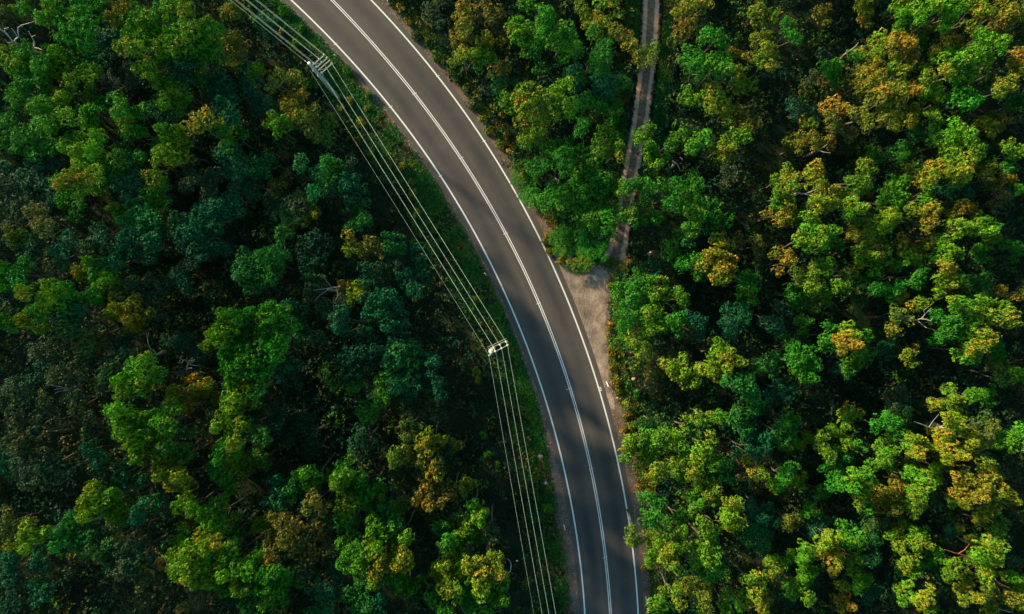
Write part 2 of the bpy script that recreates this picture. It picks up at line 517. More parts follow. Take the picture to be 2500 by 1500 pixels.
def puff(c, r, rng, ntw, per, L, W, flat=0.8):
    """rounded head of twig ends; returns verts, faces, tone, tip"""
    d = rng.normal(size=(ntw, 3)); d[:, 2] = np.abs(d[:, 2]) * 1.1 - 0.35
    d /= np.linalg.norm(d, axis=1)[:, None]
    rr = r * rng.uniform(.70, 1.04, (ntw, 1)) * np.where(rng.uniform(size=(ntw, 1)) < .18, rng.uniform(1.05, 1.4, (ntw, 1)), 1)
    p = np.asarray(c) + d * rr * np.array([1, 1, flat])
    V, F = leaf_quads(p, d, per, L, W, rng)
    tone = np.clip(rng.normal(.5, .17, ntw * per) + np.repeat(rng.normal(0, .12, ntw), per), 0, 1)
    tip = np.clip(np.repeat(rng.uniform(-.5, 1.1, ntw), per), 0, 1)
    return V, F, tone, tip

class Leafs:
    def __init__(s): s.V = []; s.F = []; s.t = []; s.p = []; s.c = []; s.n = 0
    def add(s, q, tmul=1.0, tipmul=1.0, col=None):
        V, F, t, p = q
        s.V.append(V); s.F.append(F + s.n); s.n += len(V); s.t.append(t * tmul); s.p.append(np.clip(p * tipmul, 0, 1))
        if col is not None: s.c.append(np.repeat(np.array([[*col]]), len(F), 0))
    def mesh(s, name, mat):
        at = {"tone": ('FLOAT', np.concatenate(s.t)), "tip": ('FLOAT', np.concatenate(s.p))}
        if s.c:
            c = np.concatenate(s.c); at["leafcol"] = ('FLOAT_COLOR', np.concatenate([c[:, :3], np.ones((len(c), 1))], 1))
            at["tipamt"] = ('FLOAT', c[:, 3])
        return mesh_np(name, np.concatenate(s.V), np.concatenate(s.F), mat, at)

def make_tree(seed, R, h, dens=1.0, pr=0.58, open_=0.0):
    """crown and trunk meshes of a gum: trunk, limbs, twiggy branches, each ending in rounded leaf heads"""
    rng = np.random.RandomState(seed)
    ph = rng.uniform(0, 6.28, 4)
    def Rt(a): return R * (0.86 + .13 * np.sin(2 * a + ph[0]) + .10 * np.sin(3 * a + ph[1]) + .07 * np.sin(5 * a + ph[2]))
    cl = []; cr = 0.27 * R + 0.40                          # cluster radius
    tries = 0
    while tries < 900:
        tries += 1
        a = rng.uniform(0, 6.283); rho = Rt(a) * math.sqrt(rng.uniform(0, 1)) * 0.84
        q = np.array([math.cos(a) * rho, math.sin(a) * rho])
        if all(np.hypot(*(q - k[:2])) > cr * (1.10 + .55 * open_) for k in cl):
            z = h - cr * .5 - (rho / R) ** 2 * R * .50 + rng.normal(0, .07 * h)
            cl.append(np.array([q[0], q[1], min(z, h - .3)]))
    drop = rng.uniform(size=len(cl)) < (.10 + .30 * open_)
    cl = [c for c, dd_ in zip(cl, drop) if not dd_] or cl
    lv = Leafs(); tb = MB()
    fork = np.array([rng.normal(0, .06 * R), rng.normal(0, .06 * R), h * rng.uniform(.36, .48)])
    bend = np.array([rng.normal(0, .05 * h), rng.normal(0, .05 * h), 0])
    tr = 0.028 * h * rng.uniform(.8, 1.1) * .55 + .02
    tb.tube([(0, 0, -.5), tuple(np.array([0, 0, fork[2] * .5]) + bend * .5), tuple(fork)], [tr * 1.35, tr, tr * .8], 7)
    # limbs by angle sector
    ns = max(3, min(6, len(cl) // 2)); a0 = rng.uniform(0, 6.28)
    sect = {}
    for c in cl: sect.setdefault(int(((math.atan2(c[1], c[0]) + a0) % 6.283) / 6.284 * ns), []).append(c)
    for k, cs in sect.items():
        m = np.mean(cs, 0); e = fork + (m - fork) * .62 + rng.normal(0, .05 * R, 3)
        midp = fork + (e - fork) * .5 + np.array([rng.normal(0, .06 * R), rng.normal(0, .06 * R), -.04 * h])
        tb.tube([tuple(fork), tuple(midp), tuple(e)], [tr * .62, tr * .48, tr * .36], 5)
        for c in cs:
            mm = (e + c) / 2 + rng.normal(0, .08 * R, 3)
            tb.tube([tuple(e), tuple(mm), tuple(c - np.array([0, 0, cr * .3]))], [tr * .34, tr * .24, tr * .13], 4)
            npf = max(3, int(round(6.2 * dens * (cr / .95) ** 1.5 * rng.uniform(.8, 1.25))))
            pts = []; t2 = 0
            while len(pts) < npf and t2 < 80:
                t2 += 1
                d = rng.normal(size=3); d[2] = abs(d[2]) * .9 - .15; d /= np.linalg.norm(d)
                p = c + d * cr * np.array([.95, .95, .6]) * rng.uniform(.45, 1.0)
                if all(np.linalg.norm(p - k2) > pr * 1.05 for k2 in pts): pts.append(p)
            ct = rng.uniform(.72, 1.22); tt = rng.choice([.1, .4, 1.0, 1.5])
            for p in pts:
                r = pr * rng.uniform(.72, 1.25)
                nt_ = int(50 * (r / .55) ** 2)
                lv.add(puff(p, r, rng, nt_, 6, .195, .088), ct * rng.uniform(.85, 1.12), tt * rng.uniform(.5, 1.3))
                if rng.uniform() < .6:
                    tb.tube([tuple(c - np.array([0, 0, cr * .3])), tuple(p)], [tr * .12, tr * .06], 3, False)
    return lv.mesh("crown", M_LEAF), tb.mesh("trunk", M_BARK), lv

CLS = {}
def variants():
    spec = {  # class: (R, h, [seeds], open)
        'S': (1.45, 5.0, [11, 12, 13, 14, 15, 16], 0.2),
        'M': (2.2, 8.0, [21, 22, 23, 24, 25, 26, 27, 28], 0.35),
        'L': (3.2, 10.5, [31, 32, 33, 34, 35], 0.4),
        'X': (4.4, 12.5, [41, 42, 43, 44], 0.4)}
    for k, (R, h, seeds, op) in spec.items():
        CLS[k] = (R, h, [make_tree(s, R, h, 1.0, {'S': .42, 'M': .46, 'L': .50, 'X': .52}[k], op * (.5 + (s % 3) * .5)) for s in seeds])
variants()

# leaf colours by code; the teal of shaded crowns is put into E
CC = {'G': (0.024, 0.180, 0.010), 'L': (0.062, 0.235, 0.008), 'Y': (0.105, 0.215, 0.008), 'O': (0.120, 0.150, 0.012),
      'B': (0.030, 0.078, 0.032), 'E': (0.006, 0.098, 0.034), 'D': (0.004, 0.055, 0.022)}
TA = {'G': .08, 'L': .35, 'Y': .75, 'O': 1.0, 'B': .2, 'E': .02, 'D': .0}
CNAME = {'G': 'bright green', 'L': 'lime green', 'Y': 'golden green', 'O': 'orange-brown', 'B': 'dull olive', 'E': 'blue-green', 'D': 'dark green'}

# crowns read off the photo: nine tiles, "x y radius colour height" in tile pixels (2.966 per photo pixel)
TILES = {
(0, 0): """130 50 130 LG 3;40 150 90 B 3;440 120 170 L 4;570 170 150 G 4;60 430 120 L 3;220 460 160 GL 3;400 430 100 L 3;600 570 110 L 3;560 390 170 G 2;740 330 130 E 2;
70 600 140 G 3;250 620 150 G 3;240 750 160 LG 4;440 740 100 L 3;410 850 170 L 4;640 800 100 G 3;620 920 140 L 3;80 960 170 G 3;270 980 140 G 3;540 1080 90 L 3;680 1060 110 L 4;
640 1200 160 LY 4;560 1290 120 Y 4;500 1410 150 G 3;800 1200 150 GL 3;900 1270 140 E 3;850 60 130 O 4;700 60 80 G 2;1020 190 130 L 4;1080 80 120 G 3;1290 70 120 L 3;1400 180 120 LY 4;
1190 260 110 L 4;1330 300 150 L 4;1500 270 130 G 4;1050 380 150 YL 4;1210 390 120 G 3;1400 410 140 G 3;1160 520 90 L 3;1310 490 110 E 3;1540 370 100 LO 3;1690 60 80 OL 2;1700 330 90 O 2;
1750 520 120 E 1;1850 510 60 L 3;900 610 160 D 1;1200 700 100 L 3;1290 700 90 LY 3;1210 790 130 E 2;920 790 150 G 3;930 900 170 L 4;1010 1010 150 G 3;1640 820 110 E 3;2050 610 110 YB 3;
2130 700 100 O 2;2000 800 110 EB 2;2130 840 110 OY 4;2290 900 130 YB 3;2000 910 90 L 3;1500 950 150 YO 4;1240 970 80 L 4;1670 970 110 G 3;1290 1090 100 Y 4;1190 1210 140 YL 4;1330 1280 120 B 3;
1500 1350 120 BE 2;1700 1180 130 E 3;1860 1170 90 EG 3;1900 1350 130 E 2;2000 1320 80 OE 2;2270 1280 160 EG 4;2430 1260 110 G 3;150 1240 170 ED 2;340 1310 190 D 2;100 1390 130 B 3;1120 1400 130 G 3;
1740 1440 130 E 2;2120 1440 120 B 2;1560 600 120 E 2;1800 700 120 D 2;1950 180 90 E 1""",
(833, 0): """860 150 140 O 2;980 60 90 BO 2;1090 110 90 OB 2;700 70 90 B 1;1090 320 90 YO 2;890 440 110 Y 2;860 260 70 O 1;1020 400 80 L 2;1150 540 80 O 1;1190 600 80 EG 1;
1400 110 150 LG 3;1560 160 150 G 4;1320 260 120 L 3;1570 280 140 L 3;1470 380 120 G 3;1790 90 110 Y 3;1950 40 100 YL 3;1850 190 90 OL 2;2050 240 120 OY 3;1860 330 170 G 4;1790 450 170 G 4;
1970 480 150 G 4;1880 610 120 E 3;1570 630 110 L 3;1400 780 160 Y 4;1550 820 150 LY 4;1760 790 150 G 4;1690 900 120 G 3;1370 950 140 YO 3;1240 720 70 L 2;1900 1000 120 L 2;1990 1100 110 LO 3;
1430 1110 140 GL 3;1640 1080 120 G 3;1760 1200 140 LG 3;1560 1230 160 G 4;1800 1310 130 G 3;1330 1300 120 GL 2;1490 1400 150 G 3;1690 1400 140 GL 3;2230 1010 100 L 3;2270 1150 90 L 3;
2400 1010 110 GL 3;2130 1320 110 G 3;1990 1400 100 L 3;2380 1370 150 G 4;2200 400 100 OG 2;1700 560 90 E 2;1960 800 90 G 2;60 1230 110 BE 4;100 1430 90 E 4;20 1340 90 E 4""",
(1666, 0): """60 80 150 OY 3;60 220 90 O 2;590 50 100 LO 2;200 340 140 G 3;120 460 120 G 3;250 470 110 GL 3;370 380 60 O 1;580 330 110 OY 3;640 420 110 Y 3;760 250 110 G 3;450 560 90 YL 2;80 690 80 L 2;
200 690 120 YL 2;360 810 80 Y 2;490 870 80 O 2;430 950 90 L 2;90 1020 120 LG 3;280 1070 90 Y 3;340 1260 90 B 1;60 1370 120 G 3;1040 90 70 O 1;1080 500 90 G 2;880 760 130 EB 2;900 880 80 Y 2;
960 590 110 BO 1;1340 30 70 Y 1;1350 120 60 O 1;1460 310 90 LY 2;1370 400 80 Y 2;1270 410 60 G 2;1610 110 80 L 3;1770 60 100 L 4;1970 50 110 L 4;1620 20 80 L 3;2120 90 100 YL 3;2330 150 130 O 3;
2390 40 90 OY 3;2180 260 90 Y 2;1600 310 90 O 3;1620 400 80 O 3;1760 230 90 YG 2;1930 320 80 O 3;1940 420 100 L 3;2080 460 130 L 3;2200 360 110 L 4;2430 440 120 O 4;2290 620 120 Y 4;1610 530 100 YL 3;
1830 560 120 YL 3;2050 710 100 G 3;1390 540 100 OY 3;1290 610 90 O 2;1480 660 150 OY 4;1400 780 150 O 4;1600 850 110 YO 3;1650 660 80 O 3;1110 790 90 O 3;1170 880 120 OB 3;1010 990 110 O 3;850 1040 90 OY 2;
1760 870 110 LY 3;1830 730 80 L 2;1690 1010 90 GE 2;1590 1130 80 G 2;1980 1000 110 L 4;2050 1100 130 LY 4;1890 1240 90 Y 4;2160 950 120 YO 3;2010 1210 130 Y 4;1740 1240 100 Y 3;2310 850 80 OB 2;
2430 1110 110 L 3;2330 1180 90 G 2;2240 1280 90 YB 2;2340 1320 70 O 2;1280 1260 140 LY 4;1400 1130 70 G 2;950 1270 110 YO 4;740 1290 100 YO 3;740 1400 110 L 3;1040 1420 120 YO 3;1230 1440 90 GO 3;
1480 1440 110 GL 3;1580 1340 100 GL 2;1780 1420 110 L 3;2000 1400 100 E 2;2330 1440 110 BO 2;2440 1400 60 G 2;2440 730 90 GE 2""",
(0, 500): """80 120 120 B 3;300 150 130 BO 4;90 240 80 YB 3;230 330 130 DE 2;1020 110 140 EG 3;880 260 110 E 3;1050 280 140 E 3;690 230 130 EB 2;500 340 130 E 2;1380 90 140 E 3;1530 80 110 E 3;1450 210 150 E 3;
1570 330 110 E 2;840 30 50 L 3;2120 50 120 BY 2;2260 70 60 YB 2;1950 290 120 GE 4;1800 400 130 EG 3;1980 450 110 GE 3;1850 520 120 EG 3;60 500 90 G 3;200 520 120 GE 3;300 650 110 LY 4;380 730 130 G 4;
250 850 80 Y 4;90 800 110 G 4;480 800 120 E 3;590 510 60 Y 3;660 440 60 L 3;790 390 130 E 3;760 520 80 L 3;600 610 140 G 3;850 720 80 Y 3;950 780 90 O 3;950 620 100 BE 2;1090 620 90 B 2;1100 740 90 B 2;
970 880 70 YB 2;1290 620 110 DE 2;400 1030 130 B 3;590 940 140 BG 3;680 1010 90 BO 3;500 1180 130 B 3;700 1270 120 B 3;850 1140 130 BE 3;330 1260 120 D 2;360 1400 90 B 2;540 1420 110 B 3;70 1400 130 B 3;
900 960 120 D 2;1610 860 90 LG 4;1530 960 80 L 4;1760 850 90 G 4;1670 980 90 L 4;1790 980 100 L 4;2010 850 120 GL 4;2120 780 90 E 3;1990 1000 110 G 4;1750 1110 130 G 4;1660 1220 110 G 4;1920 1090 140 G 4;
1900 1230 160 GE 4;2100 1200 100 E 3;2370 700 150 B 2;2270 590 80 EB 2;870 1310 120 L 4;1050 1260 150 LG 4;1260 1380 80 LO 3;1390 1340 90 O 3;1370 1430 90 O 3;1500 1370 80 Y 3;1680 1380 110 L 4;1790 1350 80 Y 4;
2430 1210 90 YB 2;1300 1050 140 D 1;2200 1000 120 E 2;2250 330 130 D 2;1350 400 150 D 1""",
(833, 500): """90 80 120 GE 3;100 290 120 YO 3;220 340 90 OB 3;370 290 80 EG 2;320 430 100 BE 2;520 370 110 E 2;590 470 90 E 2;480 600 110 E 2;120 640 80 YL 3;20 600 50 O 3;220 520 120 E 3;80 850 130 E 3;
370 850 90 E 2;320 1050 110 E 2;430 1160 140 EG 3;650 1160 90 E 2;680 1330 100 E 2;470 1300 110 E 2;220 1380 190 GL 3;1560 150 100 G 2;1690 190 90 G 2;1600 270 100 LG 2;1850 70 120 GL 3;1975 140 100 G 3;
2120 60 100 LG 3;1730 390 90 YG 1;1820 320 100 G 2;2390 60 120 G 3;2430 300 100 LG 2;2290 450 110 E 2;2110 550 110 G 2;2030 620 80 G 2;2160 670 120 G 3;2280 620 100 L 3;2410 700 110 L 3;
2100 790 110 G 3;2300 820 120 L 3;2040 960 110 LG 2;2200 950 120 YL 3;2410 890 100 G 3;2140 1090 90 GO 2;2430 1190 90 Y 3;2270 1180 80 BO 1;280 720 120 E 2;60 1150 130 D 2""",
(1666, 500): """130 90 140 LG 3;270 60 90 G 3;80 210 130 EG 3;700 60 90 O 3;860 80 70 L 3;1000 30 100 Y 4;1240 20 80 LY 4;490 310 110 OB 2;580 410 60 B 1;720 410 80 O 3;290 310 100 Y 3;180 400 90 YO 4;300 440 100 OY 4;
250 530 80 Y 4;470 540 100 G 3;60 460 100 G 3;480 650 80 G 3;910 260 130 L 4;1040 180 80 L 4;1080 300 80 G 3;1310 180 110 OY 3;1380 280 110 YB 3;1440 150 80 L 3;1510 90 80 Y 4;1740 80 110 YO 4;1570 50 70 L 3;
1620 330 90 Y 3;1780 310 70 Y 3;1330 360 80 L 3;2000 210 110 LY 4;1920 370 80 LY 4;2190 150 90 L 4;2250 230 70 YO 3;2330 280 70 G 2;2190 330 70 G 3;2440 320 70 G 2;2030 50 80 OY 3;1950 500 120 Y 4;2140 590 100 GB 2;
2430 640 80 O 3;880 470 110 YB 3;1040 440 110 LG 3;960 570 90 LY 3;1480 430 100 LG 3;1260 510 100 YB 3;1320 570 70 LB 3;1120 620 80 L 3;1290 640 70 B 3;1450 600 110 G 3;1630 420 80 L 3;1650 520 110 G 3;
970 680 110 LB 2;820 640 90 G 2;1320 760 110 BY 2;1690 710 90 Y 3;1570 820 100 YB 3;380 830 130 E 3;660 800 130 EB 3;900 870 80 GL 2;60 880 120 E 3;1960 690 80 L 4;2120 760 100 L 4;2310 780 110 LY 4;
1890 870 100 G 4;2060 860 120 LG 4;2130 960 110 Y 4;1890 980 70 G 3;2090 1060 100 LG 4;2240 1060 80 G 3;1090 960 90 G 3;1210 930 80 L 3;1200 1000 80 O 4;1340 1010 90 G 3;1230 1110 110 LG 3;1680 1090 70 Y 3;1500 1040 70 E 2;
270 1080 90 YL 4;370 1120 80 YL 4;250 1190 100 Y 4;40 1260 90 YL 3;740 1030 90 GB 2;870 1140 120 G 3;620 1180 100 GE 2;890 1240 80 G 3;400 1340 150 GE 4;480 1430 90 GE 3;720 1340 100 E 2;1190 1210 80 EB 2;
2300 1230 90 BY 3;2410 1260 80 L 3;2240 1380 70 G 3;2060 1380 90 L 3;1970 1440 80 YL 3;1550 1420 90 B 2""",
(0, 1000): """180 120 120 B 3;160 230 100 B 3;260 420 140 B 3;420 440 110 BE 3;30 380 80 E 2;720 100 110 BD 2;900 60 100 L 4;1000 160 120 L 4;1180 60 130 GL 4;970 280 90 LY 4;1150 190 110 YL 4;1290 240 120 GB 4;1200 390 90 OL 4;
1290 510 100 YO 4;1640 60 90 YL 4;1730 160 110 YL 4;1640 260 110 G 4;1710 370 110 YL 3;1850 190 120 GB 4;1840 400 110 GY 3;1580 490 110 G 3;690 330 100 E 3;930 470 90 E 2;640 690 100 Y 4;770 690 90 L 3;770 570 80 B 2;
1000 720 110 E 3;1140 740 90 E 2;840 780 80 YG 3;520 800 80 E 2;450 910 90 GE 3;600 930 90 GE 3;830 900 100 BE 2;980 880 90 B 2;740 1060 100 BG 3;940 1080 120 B 3;1060 1200 90 BO 3;80 820 120 BY 2;190 940 90 YL 3;
40 1040 70 YB 2;1350 720 80 L 3;1480 690 110 L 4;1560 800 110 LG 3;1590 870 90 L 3;1300 930 70 LY 3;1680 890 80 GB 3;1440 980 90 Y 4;1390 1080 120 LY 4;1570 1000 110 Y 4;1300 1160 90 LY 4;1500 1150 130 YL 4;
1650 1110 100 L 4;1590 1230 90 GL 3;1800 1110 90 LG 4;1760 1220 90 LY 4;1950 1220 110 G 4;2000 1330 90 L 4;2080 1240 90 G 3;1850 1400 130 GE 3;1380 1380 120 BO 2;2250 500 90 LG 4;2120 660 100 GE 3;1980 610 90 E 2;
2290 690 110 OB 4;2060 830 110 OB 4;2150 900 120 OB 4;1980 990 110 OB 4;2200 1030 80 BO 3;2250 1130 80 B 3;1890 850 70 LE 3;2400 1300 120 E 2;2330 1410 110 EG 3;2440 480 80 G 4;100 1150 120 DE 2;250 1100 80 E 2;260 1340 80 E 2;
2200 200 150 D 2;2060 60 120 D 2;50 1400 100 D 1""",
(833, 1000): """150 230 110 EB 2;470 140 80 BY 3;640 220 80 YO 4;780 270 70 O 4;430 330 80 YB 4;620 460 90 O 4;630 640 90 OB 3;800 620 90 OB 3;900 550 60 YB 3;60 450 90 GL 4;60 560 120 LY 4;200 560 100 G 3;60 700 90 L 3;
210 700 70 L 3;270 630 50 O 3;350 780 110 GE 3;400 720 60 L 3;250 910 100 L 4;430 950 110 YL 4;120 1060 130 LG 4;250 1060 80 Y 4;400 1080 90 YO 4;230 1200 140 YL 4;450 1250 100 G 3;50 850 120 GE 3;100 1380 120 GE 3;250 1400 110 E 3;
880 860 80 YG 3;950 770 80 L 4;800 900 110 G 3;930 950 80 G 3;1080 880 80 B 2;790 1110 80 YL 4;900 1130 90 Y 4;1060 1150 110 YO 4;730 1230 90 LY 4;850 1280 120 LY 4;1030 1230 100 Y 4;1120 1340 90 L 3;700 1420 110 G 3;
1000 1400 120 G 3;2120 240 90 L 3;2250 90 100 GB 2;2300 220 100 LG 3;2140 320 90 LY 3;2290 400 120 YL 3;2430 250 80 LY 3;2440 420 80 LY 3;2280 750 120 G 4;2170 900 110 YL 4;2400 960 110 Y 4;2390 1050 110 YL 4;2250 1070 60 L 3;
2440 800 80 G 3;2400 1350 110 YL 3;2340 1450 90 L 2;720 380 100 D 2""",
(1666, 1000): """200 80 120 L 4;40 150 90 L 3;460 60 100 GE 3;570 30 70 E 3;500 140 70 E 2;780 90 80 G 3;720 160 110 GB 3;570 230 80 E 3;470 290 90 E 3;200 300 110 LY 4;60 400 110 YL 3;280 430 100 GE 3;130 520 80 L 3;530 450 80 YO 3;
800 270 70 L 3;900 230 60 LB 2;1010 290 110 LY 3;1080 190 70 LB 2;1190 280 70 L 3;1280 280 50 G 2;1190 390 80 GE 2;1240 60 80 LY 2;1490 140 90 G 3;1590 60 90 BG 2;1480 260 70 L 3;1600 250 80 L 3;1700 280 90 Y 4;1860 200 70 Y 4;
1870 270 70 Y 4;1920 40 80 Y 4;1980 190 100 Y 4;1960 310 80 Y 4;2110 240 90 YO 4;2200 150 110 BY 3;2240 240 70 LY 3;2420 230 90 L 3;1460 400 90 L 3;1620 410 80 YB 2;1830 460 80 LY 3;1900 410 50 Y 3;760 500 110 G 3;690 540 60 L 3;
870 520 60 L 3;1080 460 80 G 2;1160 560 80 G 3;1320 530 100 LG 4;1240 600 100 LO 3;1320 660 90 GL 3;1010 600 80 G 2;1690 530 100 L 4;1540 580 80 O 3;1480 680 100 O 3;1670 720 90 LY 3;2010 480 100 OY 4;2160 460 100 OY 4;2080 620 90 OY 4;
2230 560 120 OY 4;2330 590 90 OY 4;2180 700 100 Y 3;1990 660 60 L 3;2260 850 90 LB 3;170 590 100 LY 3;80 680 110 L 3;370 700 120 YL 4;230 810 140 YL 4;360 790 100 YL 4;560 700 110 E 2;620 780 80 E 2;920 760 70 GL 3;780 810 80 YB 2;
1020 830 100 E 2;550 930 110 EG 2;100 1040 100 L 3;210 1030 100 L 4;180 1150 120 G 3;900 1040 80 LY 4;1060 940 100 YL 4;1070 1060 100 YO 4;1210 940 100 GL 3;1360 1030 110 EG 3;1260 1120 80 YL 3;680 1160 90 YL 3;790 1100 60 L 3;
900 1190 80 LG 3;520 1290 90 LY 4;540 1390 90 Y 3;440 1380 70 L 3;130 1280 110 YB 2;90 1400 120 YO 3;310 1410 80 L 2;860 1310 110 LG 3;1150 1260 70 YL 3;1300 1240 80 L 3;1370 1330 70 E 2;1560 960 80 LY 3;1720 920 90 LY 3;
1400 840 90 BG 2;1600 860 60 L 2;1690 1110 90 LY 3;1640 1180 60 L 3;1800 1120 70 GB 2;1640 1340 80 L 3;1790 1380 80 YO 4;1190 1410 70 O 2;2080 930 60 Y 3;2250 1060 100 LY 4;1910 1130 90 L 3;2110 1050 60 L 3;2150 1180 100 YL 3;
2350 1190 80 LG 3;2080 1340 80 YL 3;2250 1360 120 YO 3;2410 1330 100 YO 3;1960 880 70 E 1""",
}

def lit(u, v):
    """ground the photo shows in full sun"""
    if not (-60 < v < 1010): return False
    a = Lf(v) - 6; b = Rf(v) + 20
    if 650 < v < 900: b = 1490
    if v > 590: a = max(a, 1178 + (v - 590) * 0.735)
    return a < u < b

def cap_height(x, y, R, h):
    best = h
    px, py = -SH.y, SH.x
    for k in (-.75, -.4, 0, .4, .75):
        t = R * .3
        while t < h / math.tan(SUN_EL):
            u, v = uv_of(x + px * k * R + SH.x * t, y + py * k * R + SH.y * t)
            if lit(u, v):
                best = min(best, (t + R * .15) * math.tan(SUN_EL) * 1.02); break
            t += .4
    return best

rnd = random.Random(5)
trees = []
for (u0, v0), txt in TILES.items():
    for ent in txt.replace("\n", "").split(";"):
        f = ent.split()
        if len(f) != 5: continue
        X, Y, R, code, hh = float(f[0]), float(f[1]), float(f[2]), f[3], int(f[4])
        h = {1: 3.8, 2: 6.2, 3: 8.8, 4: 11.5}[hh] * rnd.uniform(.92, 1.08)
        u = u0 + X / 2.966; v_ = v0 + Y / 2.966
        r = R / 2.966 / S * (H - h * .85) / H * 1.06
        if R < 75: h = min(h, 7.0)
        if u > Rf(v_) + 150: r *= .93
        if u < Lf(v_) and v_ > 480: h *= 1.0 + .32 * min(1, (v_ - 480) / 250)
        if (830 if v_ < 850 else 650) < u < 1200 and 430 < v_ and R > 75: h = max(h, 9.8 if v_ < 720 else 12.8)
        x, y, _ = P(u, v_, h * .88)
        h2 = cap_height(x, y, r, h)
        if h2 < h:
            h = max(h2, 1.6); x, y, _ = P(u, v_, h * .88)
        if u < 1590 and u > 1400 and v_ < 330: h = min(h, 4.0); x, y, _ = P(u, v_, h * .88)
        trees.append([u, v_, r, h, code, x, y])

def zone(u, v):
    if u < Lf(v):
        du = (Lf(v) - u)
        if du < 330: return "beside the power line"
        return "left of the power line"
    if v < 620 and u < TR[:, 0][min(int(np.searchsorted(TR[:, 1], v)), len(TR) - 1)]: return "between road and dirt track"
    if v < 620 and u < 1800: return "right of the dirt track"
    if u < Rf(v) + 330: return "right of the road edge"
    return "far right of the road"

def place_tree(idx, u, v_, r, h, code, x, y, sapling=False):
    k = 'S' if r < 1.75 else 'M' if r < 2.6 else 'L' if r < 3.6 else 'X'
    R0, h0, vs = CLS[k]
    cm, tm, _ = vs[rnd.randrange(len(vs))]
    sxy = r / R0; sz = h / h0
    nm = "sapling" if sapling else "gum_tree"
    root = empty(nm, (x, y, -0.25)); root.rotation_euler = (0, 0, rnd.uniform(0, 6.283))
    root.scale = (sxy * rnd.uniform(.93, 1.08), sxy * rnd.uniform(.93, 1.08), sz)
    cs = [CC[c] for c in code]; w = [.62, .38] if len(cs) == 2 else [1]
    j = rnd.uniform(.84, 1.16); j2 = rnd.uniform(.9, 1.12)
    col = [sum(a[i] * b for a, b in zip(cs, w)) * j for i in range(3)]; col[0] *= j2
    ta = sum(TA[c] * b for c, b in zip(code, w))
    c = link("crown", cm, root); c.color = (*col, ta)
    link("trunk", tm, root)
    size = "small" if r < 1.75 else "mid-sized" if r < 2.3 else "large"
    cn = CNAME[code[0]]
    lab = "%s %s %s %s, %d%% across and %d%% down" % (size if not sapling else "small", cn, "sapling" if sapling else "gum tree", zone(u, v_), round(u / 25), round(v_ / 15))
    tag(root, lab, "sapling" if sapling else "tree", "saplings among the gum trees" if sapling else "gum trees of the forest")
    return root

trees.sort(key=lambda t: -t[2])
TREES = trees
NT = 298
labels = set()
REST = trees[NT + 290:]
for i, t in enumerate(trees[:NT + 290]):
    o = place_tree(i, *t, sapling=(i >= NT))
    if o['label'] in labels:
        o['label'] = o['label'].replace("small", "slim").replace("mid-sized", "medium").replace("large", "big")
    labels.add(o['label'])
print("trees", len(trees), "rest", len(REST))

# ------------------------------------------------------------------ forest masks
def corridor_v(v):                       # width (px) of the open verge left of the road
    return np.interp(v, [0, 150, 300, 600, 900, 1200, 1500], [75, 85, 105, 100, 66, 70, 62])
def right_open(v):                       # width of the open ground right of the edge line
    return np.interp(v, [0, 300, 420, 480, 560, 600, 625, 640, 660, 700, 880, 1000, 1100, 1250, 1500], [42, 40, 30, 24, 40, 60, 100, 150, 148, 125, 50, 52, 50, 45, 42])
def blocked(u, v):
    L = Lf(v); R = Rf(v)
    road_ = (u > L - corridor_v(v) * .9) & (u < R + right_open(v))
    tc = np.interp(v, TR[:, 1], TR[:, 0]); tr_ = (np.abs(u - tc) < 40) & (v < 690)
    return road_ | tr_

# low understorey between the trees: nobody could count it
def understorey():
    rng = np.random.RandomState(77)
    step = 1.2
    xs = np.arange(-84, 84, step); ys = np.arange(-56, 56, step)
    X, Y = np.meshgrid(xs, ys); X = (X + rng.uniform(-.6, .6, X.shape) * step).ravel(); Y = (Y + rng.uniform(-.6, .6, Y.shape) * step).ravel()
    u, v = uv_of(X, Y)
    ok = ~blocked(u, v)
    X, Y, u, v = X[ok], Y[ok], u[ok], v[ok]
    dl = Lf(v) - u
    corr = (dl > 0) & (dl < 260)
    lv = Leafs()
    fld = lambda x, y: math.sin(x * .19 + 2 * math.sin(y * .11)) * math.cos(y * .23 + math.sin(x * .07))
    for x, y, uu, vv, cc in zip(X, Y, u, v, corr):
        f = fld(x, y)
        if cc:
            if rng.uniform() < .06: continue
            r = rng.uniform(.45, .95); z = rng.uniform(.1, .55)
        else:
            if rng.uniform() < .12: continue
            r = rng.uniform(.65, 1.25); z = abs(rng.normal(0, 1.1)) + .5 + max(0, f) * 1.6
            h2 = cap_height(x, y, r, z + r)
            z = max(.1, min(z, h2 - r))
        w = rng.uniform()
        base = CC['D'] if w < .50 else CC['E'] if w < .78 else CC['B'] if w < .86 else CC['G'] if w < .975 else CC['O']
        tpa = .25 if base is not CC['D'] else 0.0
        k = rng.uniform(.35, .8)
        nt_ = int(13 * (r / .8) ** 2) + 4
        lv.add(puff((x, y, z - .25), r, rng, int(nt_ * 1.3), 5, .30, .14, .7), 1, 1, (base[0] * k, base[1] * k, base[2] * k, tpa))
    for (u_, v_, r_, h_, code, x, y) in REST:            # the smallest saplings of all
        c0 = CC[code[0]]; f_ = CLS['S'][2][rng.randint(5)][2]; Q = np.concatenate(f_.V) * np.array([r_ / 1.45, r_ / 1.45, h_ / 5.0]) + np.array([x, y, -.25])
        lv.add((Q, np.arange(len(Q)).reshape(-1, 4), np.concatenate(f_.t), np.concatenate(f_.p)), 1, 1, (*c0, TA[code[0]]))
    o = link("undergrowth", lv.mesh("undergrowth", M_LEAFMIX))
    tag(o, "dark low scrub and saplings filling the gaps under the gum trees", "undergrowth", kind='stuff')
understorey()

